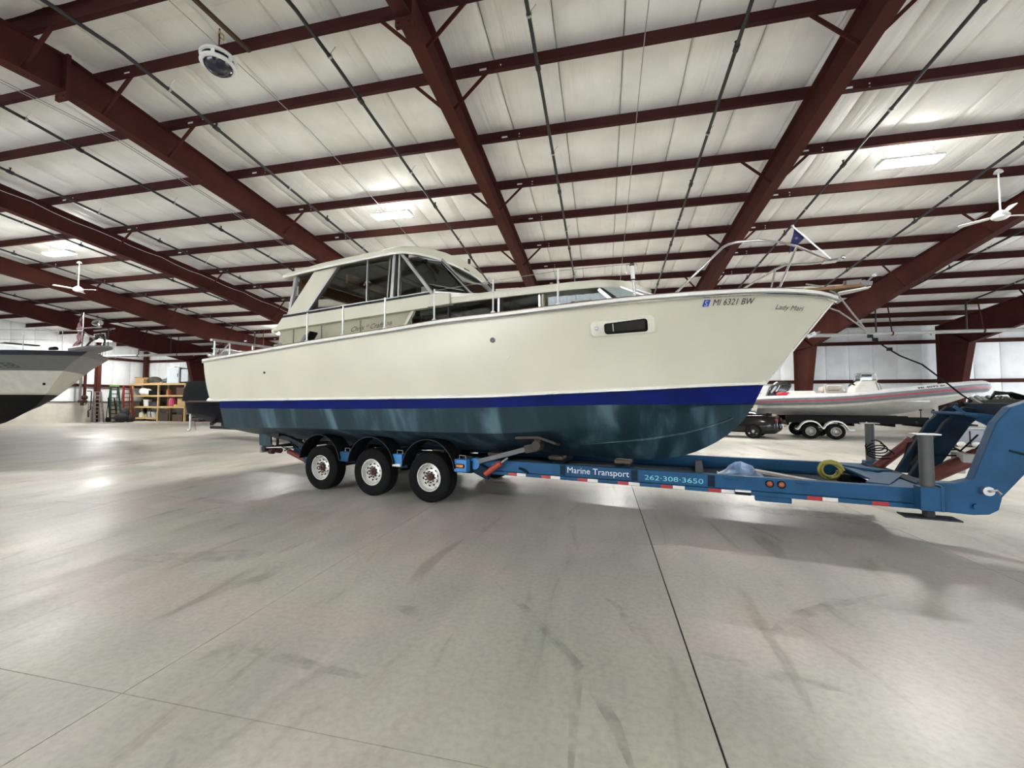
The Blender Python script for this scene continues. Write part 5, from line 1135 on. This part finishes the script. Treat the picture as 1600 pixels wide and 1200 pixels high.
m = MB(); m.bb(-1.2, 3.5, -.86, .86, .74, .78); m.build('frame_tray', BLACK, rt)
for x in (3.45, 3.85): m = MB(); m.cyl((x, -.95, .7), (x, -.95, 1.27), .018, 6); m.ball((x, -.95, 1.3), .055, 10, 6, (1, 1, .7)); m.build('guide_post', DARK, rt)
m = MB(); m.bb(5.5, 5.9, -.06, .06, .48, .58); m.cyl((5.3, .12, .05), (5.3, .12, .95), .035, 8); m.bar((4.6, 0, .6), (4.75, 0, 1.3), .08, .08); m.box((4.9, 0, 1.3), (.3, .16, .14)); m.build('winch_post', DARK, rt)
for x in (3.3, 3.75): m = MB(); m.cyl((x, -.95, .62), (x, -.95, .62), .01) if 0 else m.ball((x, -.95, .78), .06, 8, 6); m.build('roller', DARK, rt)

# ------------------------------------------------------------------ black car behind the cruiser's bow
CO = (7.35, 19.9); CA = rad(-26)
ca = thing('car', 'glossy black low car seen from behind its tail, beyond the bow of the cruiser', 'car', (*CO, 0), CA)
CP = mat('car_black', (.008, .007, .008), .12, var=.1); CPR = mat('tail_red', (.12, .01, .018), .15)
ring = lambda x, w, zb, zt, k: [(x, -w*.9, zb), (x, -w, zb+.15), (x, -w, zb+(zt-zb)*.65), (x, -w*k, zt), (x, w*k, zt), (x, w, zb+(zt-zb)*.65), (x, w, zb+.15), (x, w*.9, zb)]
def off(r): return [(x, y+.9, z) for x, y, z in r]
m = MB(); m.loft([off(ring(.02, .80, .30, .82, .9)), off(ring(-.08, .87, .24, .98, .93)), off(ring(-.6, .90, .20, 1.04, .93)), off(ring(-1.4, .90, .18, 1.0, .93)), off(ring(-2.8, .90, .18, .92, .93)), off(ring(-3.9, .88, .2, .78, .93)), off(ring(-4.3, .78, .28, .62, .9))]); m.build('body', CP, ca, smooth=35, bevel=.03)
m = MB(); m.loft([off(ring(-.35, .74, .95, 1.04, .9)), off(ring(-1.0, .72, .95, 1.22, .82)), off(ring(-2.0, .72, .9, 1.22, .82)), off(ring(-2.9, .76, .88, .93, .9))]); m.build('cabin_glass', mat('car_glass', (.02, .022, .025), .06), ca, smooth=40)
m = MB(); m.loft([off([(-1.0, -.6, 1.215), (-1.0, .6, 1.215), (-1.0, .6, 1.23), (-1.0, -.6, 1.23)]), off([(-2.0, -.6, 1.215), (-2.0, .6, 1.215), (-2.0, .6, 1.235), (-2.0, -.6, 1.235)])]); m.build('roof', CP, ca)
for y in (.12, 1.68): m = MB(); m.box((-.02, y, .82), (.12, .34, .14), rz=0); m.build('tail_light', CPR, ca, bevel=.03)
m = MB(); m.bb(-.02, .05, .1, 1.7, .36, .52); m.build('bumper', CP, ca, bevel=.03)
m = MB(); m.bb(.05, .06, .75, 1.05, .46, .6); m.build('number_plate', mat('plate_blue', (.25, .36, .62), .4), ca)
m = MB(); m.bb(-3.7, -.75, -.02, .0, .20, .26); m.build('sill_trim', CHROME, ca)
for x in (-.75, -3.45):
    for y, sg in ((.02, -1), (1.78, 1)): wheel('wheel', ca, (x if x < -1 else -1.0+.1, y, .33), sg, .33, .22, .235, DARK, 5, ALU)

# ------------------------------------------------------------------ covered navy boat behind the stern
KO, KA = (-19.6, 16.12), rad(-11.5)
kb = thing('covered_boat', 'small navy boat under a black cover, showing behind the stern of the cruiser', 'boat', (*KO, .55), KA)
rows = []
for i in range(15):
    t = i/14; x = -.37+10.4*t**1.4; f = 1-(1-min(1, (x+.37)/3.1))**2; hb = max(.02, 1.15*f); kz = .62+.9*(1-min(1, (x+.37)/2.2))**2
    rows.append([(x, -hb, 1.08-.02), (x, -hb*.97, .92), (x, -hb*.8, max(kz-.55+.12, .5)*1.0), (x, 0, min(kz-.55, 1.0)), (x, hb*.8, max(kz-.55+.12, .5)), (x, hb*.97, .92), (x, hb, 1.06)])
m = MB(); m.grid(rows); m.add(rows[-1], [tuple(range(7))]); m.build('hull', mat('navy_hull', (.003, .004, .010), .6, spec=.1), kb, smooth=40)
m = MB(); m.tube([r[0] for r in rows][::-1]+[r[6] for r in rows], .04, 6); m.build('gunwale', mat('gunwale_brown', (.10, .065, .055), .5), kb, smooth=60)
cv = []
for x, w, h in ((-.15, .22, .1), (.0, .36, .45), (.12, .45, .85), (.3, .55, .9), (1.2, .95, .93), (3, 1.1, .9), (10, 1.1, .75)):
    cv.append([(x, -w*1.05, 1.08), (x, -w*.95, 1.08+h*.6), (x, -w*.7, 1.08+h), (x, 0, 1.08+h*1.03), (x, w*.7, 1.08+h), (x, w*.95, 1.08+h*.6), (x, w*1.05, 1.08)])
m = MB(); m.grid(cv); m.add(cv[0], [tuple(range(7))]); m.add(cv[-1], [tuple(range(7))]); m.build('cover', mat('cover_black', (.010, .0115, .013), .9, spec=.08, bump=.3, bscale=4), kb, smooth=40)
kt = thing('boat_trailer', 'small trailer with a white jack and bright coupler, under the covered navy boat', 'trailer', (*KO, 0), KA)
m = MB(); m.bb(.1, 2.2, -.05, .05, .74, .86); m.bar((2.2, 0, .8), (3.0, -.8, .62), .1, .12); m.bar((2.2, 0, .8), (3.0, .8, .62), .1, .12); m.bb(3.0, 10.2, -.85, -.75, .42, .54); m.bb(3.0, 10.2, .75, .85, .42, .54); m.build('frame', DARK, kt)
m = MB(); m.lathe([(.03, -.2), (.05, -.18), (.06, 0), (.075, .08), (.04, .14), (0, .15)], (0, 0, .84), (-1, 0, 0), 12); m.build('coupler', CHROME, kt, smooth=40)
m = MB(); m.cyl((1.1, -.62, .42), (1.1, -.62, 1.5), .04, 10); m.tube([(1.1, -.62, .45), (1.1, -.62, .34), (1.02, -.62, .3), (.95, -.62, .29)], .045, 8); m.build('jack', WHITE, kt, smooth=50)
m = MB(); m.cyl((1.1, -.68, 1.32), (1.1, -.5, 1.32), .09, 12); m.bar((1.1, -.6, .8), (1.1, 0, .8), .08, .08); m.build('jack_mount', GALV, kt, smooth=40)
m = MB(); m.tube([(.3, 0, .74), (.32, 0, .5), (.3, .03, .3), (.36, .02, .26)], .012, 5); m.build('safety_chain', DARK, kt)
m = MB(); m.bar((.9, 0, .86), (.95, 0, 1.45), .1, .1); m.bb(.5, 1.0, -.1, .1, 1.05, 1.15); m.bb(3.2, 9.8, -.5, -.4, .52, .66); m.bb(3.2, 9.8, .4, .5, .52, .66); m.build('winch_stand', DARK, kt)
for x in (8.6, 9.4):
    for sg in (-1, 1): wheel('wheel', kt, (x, sg*1.0, .33), sg, .33, .2, .19, GALV, 5, GALV)

# ------------------------------------------------------------------ back left corner: shelf, ladders, riser
PINE = wood('pine_boards', (.42, .28, .12), (.60, .44, .22), (2, 8, 8))
sx0, sx1, sy0, sy1 = -38.55, -32.9, 26.5, 27.4
sh = thing('storage_shelf', 'long timber storage shelf against the back wall, left of the covered boat', 'shelf', (sx0, sy0, 0), 0)
Ls_, Ds_ = sx1-sx0, sy1-sy0
for x in (.06, 2.85, Ls_-.06):
    for y in (.06, Ds_-.06): MB().bb(x-.06, x+.06, y-.06, y+.06, 0, 3.05).build('post', PINE, sh)
def sboard(x0, x1, z, n=5):
    for k in range(n): MB().bb(x0, x1, Ds_*k/n+.006, Ds_*(k+1)/n-.006, z-.04, z).build('shelf_board', PINE, sh)
    MB().bb(x0, x1, -.03, .01, z-.14, z).build('shelf_edge', PINE, sh)
sboard(-.12, Ls_+.05, 3.1); sboard(0, 2.85, 2.14); sboard(2.85, Ls_, 2.14); sboard(0, Ls_, 1.22); sboard(-.1, 2.8, .3)
MB().bb(0, Ls_, Ds_-.04, Ds_-.02, 1.2, 3.05).build('back_panel', mat('panel_dark_wood', (.10, .07, .04), .8), sh)
MB().bb(4.0, 4.1, .05, .2, 0, 1.1).build('post', mat('dark_timber', (.09, .06, .035), .8), sh)
def on_shelf(name, lab, cat, x, z, y=.35, grp=None): return thing(name, lab, cat, (sx0+x, sy0+y, z), 0, grp)
CARD = mat('cardboard', (.42, .26, .13), .8, var=.15); GREYM = mat('cabinet_white', (.56, .63, .68), .4, var=.05)
t = on_shelf('cardboard_box', 'brown cardboard box at the left end of the shelf top', 'box', .75, 3.1)
m = MB(); m.bb(-.45, .45, -.3, .3, 0, .46); m.build('carton', CARD, t, bevel=.01); m = MB(); m.box((-.5, -.02, .5), (.25, .56, .012), ry=.5); m.box((.5, 0, .42), (.25, .56, .012), ry=1.0); m.build('flap', CARD, t)
t = on_shelf('tarp_bundle', 'dark tarp bundle heaped behind the cardboard box on the shelf top', 'tarp', 1.75, 3.1, .5)
m = MB(); m.ball((0, 0, .28), .4, 14, 8, (1.7, .9, .8)); m.ball((.5, -.05, .18), .28, 12, 7, (1.6, 1, .75)); m.build('bundle', mat('tarp_dark', (.05, .045, .04), .8, var=.4), t, smooth=60)
t = on_shelf('timber_offcuts', 'tan timber offcuts lying on the shelf top beside the engine part', 'timber', 2.3, 3.1, .25)
for k in range(3): MB().box((.1*k, .1*k, .05+.06*k), (1.3-.2*k, .12, .06), rz=.08*k).build('board', CARD, t)
t = on_shelf('engine_part', 'dark grey engine part on the shelf top, left of the white cabinets', 'machine', 3.15, 3.1)
m = MB(); m.ball((0, 0, .22), .24, 10, 6, (1.3, 1, .8)); m.cyl((.1, 0, .3), (.35, 0, .62), .1, 10); m.box((.35, 0, .4), (.2, .2, .4), ry=.2); m.cyl((-.3, 0, .12), (-.05, 0, .35), .06, 8); m.build('casting', mat('engine_grey', (.09, .1, .11), .5, .3, var=.5), t, smooth=30)
t = on_shelf('cabinet', 'tall pale blue-white cabinet standing on the shelf top', 'cabinet', 4.25, 3.1, .4)
m = MB(); m.bb(-.62, .62, -.35, .35, 0, 1.3); m.build('carcass', GREYM, t, bevel=.02); m = MB(); m.bb(-.59, .59, -.365, -.35, .03, 1.12); d = m.build('door', GREYM, t, bevel=.01); MB().bb(.5, .53, -.39, -.365, .5, .8).build('handle', DARK, d); MB().bb(-.6, .1, -.3, .3, 1.3, 1.36).build('lid_pack', WHITE, t)
t = on_shelf('cabinet', 'smaller pale cabinet with a dark frame at the right end of the shelf top', 'cabinet', 5.3, 3.1, .45)
m = MB(); m.bb(-.36, .36, -.3, .3, .12, 1.15); m.build('carcass', GREYM, t, bevel=.02); m = MB(); m.bb(-.42, .42, -.28, .3, 0, .12); m.bb(-.44, -.36, -.3, .3, 0, 1.25); m.bb(-.44, .42, -.25, .3, 1.15, 1.22); m.build('frame', BLACK, t)
t = on_shelf('plastic_sack', 'white plastic sack on the upper left shelf', 'sack', .9, 2.14)
m = MB(); m.ball((0, 0, .3), .34, 12, 8, (1.2, .9, .95)); m.ball((.45, 0, .25), .28, 12, 8, (1.2, .9, 1.1)); m.build('sack', WHITE, t, smooth=30)
def bucket(lab, x, z, col, r=.27, h=.55):
    t = on_shelf('bucket', lab, 'bucket', x, z); m = MB(); m.lathe([(0, 0), (r*.85, 0), (r, h), (r*1.06, h), (r*1.06, h-.05), (r*.97, h-.06), (r*.82, .02), (0, .02)], (0, 0, 0), (0, 0, 1), 18); m.build('pail', col, t, smooth=40)
    m = MB(); m.tube([(r*1.05*cos(a), r*.3, h-.05-.2*sin(a)) for a in [pi*k/8 for k in range(9)]], .012, 5); m.build('bail', GALV, t)
bucket('white bucket on the middle left shelf', 1.3, 1.22, WHITE)
bucket('pale bucket at the right of the bottom shelf', 2.15, .3, mat('pail_grey', (.45, .45, .43), .5), .26, .45)
def jug(name, lab, x, z, col, r=.2, h=.5):
    t = on_shelf(name, lab, 'jug', x, z); m = MB(); m.lathe([(0, 0), (r, 0), (r, h*.6), (r*.8, h*.78), (r*.3, h*.9), (r*.3, h), (0, h)], (0, 0, 0), (0, 0, 1), 14); m.build('body', col, t, smooth=40)
    m = MB(); m.cyl((0, 0, h), (0, 0, h+.06), r*.34, 10); m.tube([(r*.3, 0, h*.9), (r*.9, 0, h*.9), (r*.95, 0, h*.55)], .03, 6); m.build('cap', DARK, t)
jug('fuel_jug', 'pinkish red jug on the middle right shelf', 4.0, 1.22, mat('jug_pink', (.45, .06, .13), .5), .3, .85)
jug('oil_jug', 'dark jug beside the white bucket on the middle shelf', .75, 1.22, BLACK, .18, .5)
jug('jug', 'cream jug at the left of the bottom shelf', .8, .3, mat('jug_cream', (.6, .56, .42), .5), .22, .5)
jug('jug', 'yellowish low jug in the middle of the bottom shelf', 1.35, .3, mat('jug_yellow', (.4, .36, .14), .5), .2, .3)
jug('jug', 'grey jug standing back in the middle of the bottom shelf', 1.6, .3, GALV, .2, .62)
for i, (nm, lab, x, z, d, col) in enumerate((('crate', 'yellow tray at the front of the middle right shelf', 4.65, 1.22, (.7, .4, .16), mat('tray_yellow', (.62, .46, .05), .6)), ('carton', 'tan open carton behind the yellow tray', 5.15, 1.22, (.8, .5, .62), mat('carton_tan', (.5, .34, .17), .8)),
        ('paint_tin', 'small red and white tin on the upper right shelf', 3.5, 2.14, (.22, .22, .45), mat('tin_red', (.4, .14, .1), .5)), ('toolbox', 'dark brown toolbox on the upper right shelf', 5.0, 2.14, (.9, .4, .6), mat('toolbox_brown', (.09, .045, .03), .6)),
        ('parts_bin', 'dark parts bin on the middle left shelf right of the white bucket', 2.2, 1.22, (.9, .5, .4), mat('bin_dark', (.04, .04, .045), .6)), ('crate', 'dark crate under the right half of the shelf', 3.5, 0, (.9, .7, .7), mat('crate_dark', (.05, .035, .025), .7)),
        ('crate', 'brown crate under the right end of the shelf', 4.9, 0, (1.0, .7, .55), mat('crate_brown', (.09, .055, .03), .7)), ('toolbox', 'black case at the back of the upper left shelf', 2.1, 2.14, (.9, .4, .4), BLACK))):
    t = on_shelf(nm, lab, 'box', x, z); m = MB(); m.bb(-d[0]/2, d[0]/2, -d[1]/2, d[1]/2, 0, d[2]*.85); m.build('body', col, t, bevel=.015)
    m = MB(); m.bb(-d[0]/2-.01, d[0]/2+.01, -d[1]/2-.01, d[1]/2+.01, d[2]*.85, d[2]); l = m.build('lid', col, t, bevel=.01); m = MB(); m.tube([(-.08, -d[1]/2, d[2]*.9), (-.06, -d[1]/2-.03, d[2]*.9), (.06, -d[1]/2-.03, d[2]*.9), (.08, -d[1]/2, d[2]*.9)], .01, 5); m.build('handle', DARK, l)
def ladder(y, col, lab, h, w, n, lean):
    t = thing('step_ladder', lab, 'ladder', (XL+1.2, y, 0), 0, 'ladders against the end wall'); a = lean
    for s in (-1, 1): m = MB(); m.bar((0, s*w, 0), (-a, s*w*.62, h), .12, .06, up=(1, 0, 0)); m.build('rail', col, t)
    for k in range(1, n): f = k/n; m = MB(); m.box((-a*f, 0, h*f), (.14, 2*w*(1-.38*f), .06)); m.build('tread', GALV if n < 9 else col, t)
    m = MB(); m.box((-a, 0, h), (.2, w*1.4, .06)); m.build('cap', mat('cap_lime', (.2, .55, .12), .5) if 'green' in lab else col, t)
    for s in (-1, 1): m = MB(); m.bar((-.5, s*w*.9, 0), (-a-.05, s*w*.6, h*.97), .04, .04); m.build('prop_leg', col, t)
ladder(23.95, ALU, 'bare aluminium stepladder beside the end wall post', 2.35, .30, 8, .3)
ladder(25.05, mat('ladder_green', (.012, .055, .035), .5), 'dark green stepladder in the corner with a lime top', 2.85, .40, 9, .3)
ladder(25.95, mat('ladder_red', (.19, .028, .02), .5), 'red stepladder in the corner next to the timber shelf', 2.9, .40, 9, .3)
t = thing('hand_truck', 'black hand truck leaning among the ladders in the corner', 'hand truck', (XL+1.9, 24.45, 0), 0)
m = MB(); m.bar((0, -.25, .1), (-.35, -.2, 1.9), .06, .06); m.bar((0, .25, .1), (-.35, .2, 1.9), .06, .06); m.bb(-.05, .3, -.3, .3, .02, .06)
for k in range(5): m.bar((-.06*k-.03, -.25, .3+.35*k), (-.06*k-.03, .25, .3+.35*k), .04, .04)
m.build('frame', BLACK, t)
for s in (-1, 1): m = MB(); m.lathe([(.06, -.05), (.18, -.05), (.2, 0), (.18, .05), (.06, .05)], (-.12, s*.33, .2), (0, 1, 0), 16); m.build('wheel', RUBBER, t, smooth=40)
t = thing('sack_heap', 'dark heap of sacking slumped at the foot of the ladders', 'sack', (XL+2.6, 24.5, 0), 0)
m = MB(); m.ball((0, 0, .35), .45, 14, 8, (.9, 1.0, .8)); m.ball((-.1, .3, .7), .35, 12, 8, (.8, .7, 1.2)); m.ball((.1, .5, .25), .3, 12, 8); m.build('sacking', mat('sack_dark', (.02, .02, .022), .9, var=.4, bump=.4, bscale=5), t, smooth=40)
t = thing('sprinkler_riser', 'brown sprinkler riser pipes with a valve on the end wall', 'pipe', (XL+.55, 23.2, 0), 0)
m = MB(); m.cyl((0, -.12, 1.5), (0, -.12, 4.9), .08, 12); m.build('riser', mat('riser_grey', (.2, .18, .18), .5), t, smooth=50); m = MB(); m.cyl((0, .15, 1.9), (0, .15, 4.9), .09, 12); m.build('riser', RED, t, smooth=50)
m = MB(); m.ball((0, .15, 1.9), .2, 12, 8); m.cyl((0, -.2, 1.6), (0, .3, 1.6), .11, 12); m.cyl((0, .02, 1.3), (0, .02, 1.7), .1, 12); m.lathe([(.16, 0), (.2, .02), (.16, .04), (.16, 0)], (.15, .02, 1.5), (1, 0, 0), 16); m.build('valve', RUST, t, smooth=40)
m = MB(); m.tube([(0, .3, 2.4), (0, .55, 2.4), (0, .58, 2.3), (0, .58, 1.0), (0, .5, .95), (0, .42, .9), (0, .45, .4)], .035, 8); m.build('drain_pipe', BLACK, t, smooth=50)

# ------------------------------------------------------------------ small things past the gooseneck
t = thing('equipment_stack', 'pale grey boxed equipment on the floor seen through the trailer gooseneck', 'equipment', (13.3, 18.6, 0), -.2)
m = MB(); m.bb(-.9, .9, -.4, .4, .05, .62); m.build('case', mat('case_grey', (.33, .36, .42), .5), t, bevel=.03); m = MB(); m.bb(-.6, .5, -.35, .35, .62, .72); m.build('lid', GALV, t, bevel=.02)
for x in (-.6, -.2, .2, .6): MB().bb(x-.02, x+.02, -.415, -.4, .1, .58).build('rib', DARK, t)
for x in (-.5, -.1): m = MB(); m.ball((x, -.55, .1), .1, 8, 6, (1.3, 1, 1)); m.build('float', WHITE, t, smooth=60)
m = MB(); m.bb(-1.0, 1.2, -.5, .45, 0, .05); m.build('skid', mat('skid_brown', (.08, .05, .04), .7), t)
t = thing('timber_chock', 'dark timber chocks on the floor at the far right edge', 'block', (12.9, 16.3, 0), -.2)
for k in range(3): MB().bb(-.4+.05*k, .7, -.2, .2, .01+.16*k, .16+.16*k).build('beam', mat('chock_dark', (.09, .075, .06), .8) if k == 0 else bpy.data.materials['chock_dark'], t, bevel=.01)
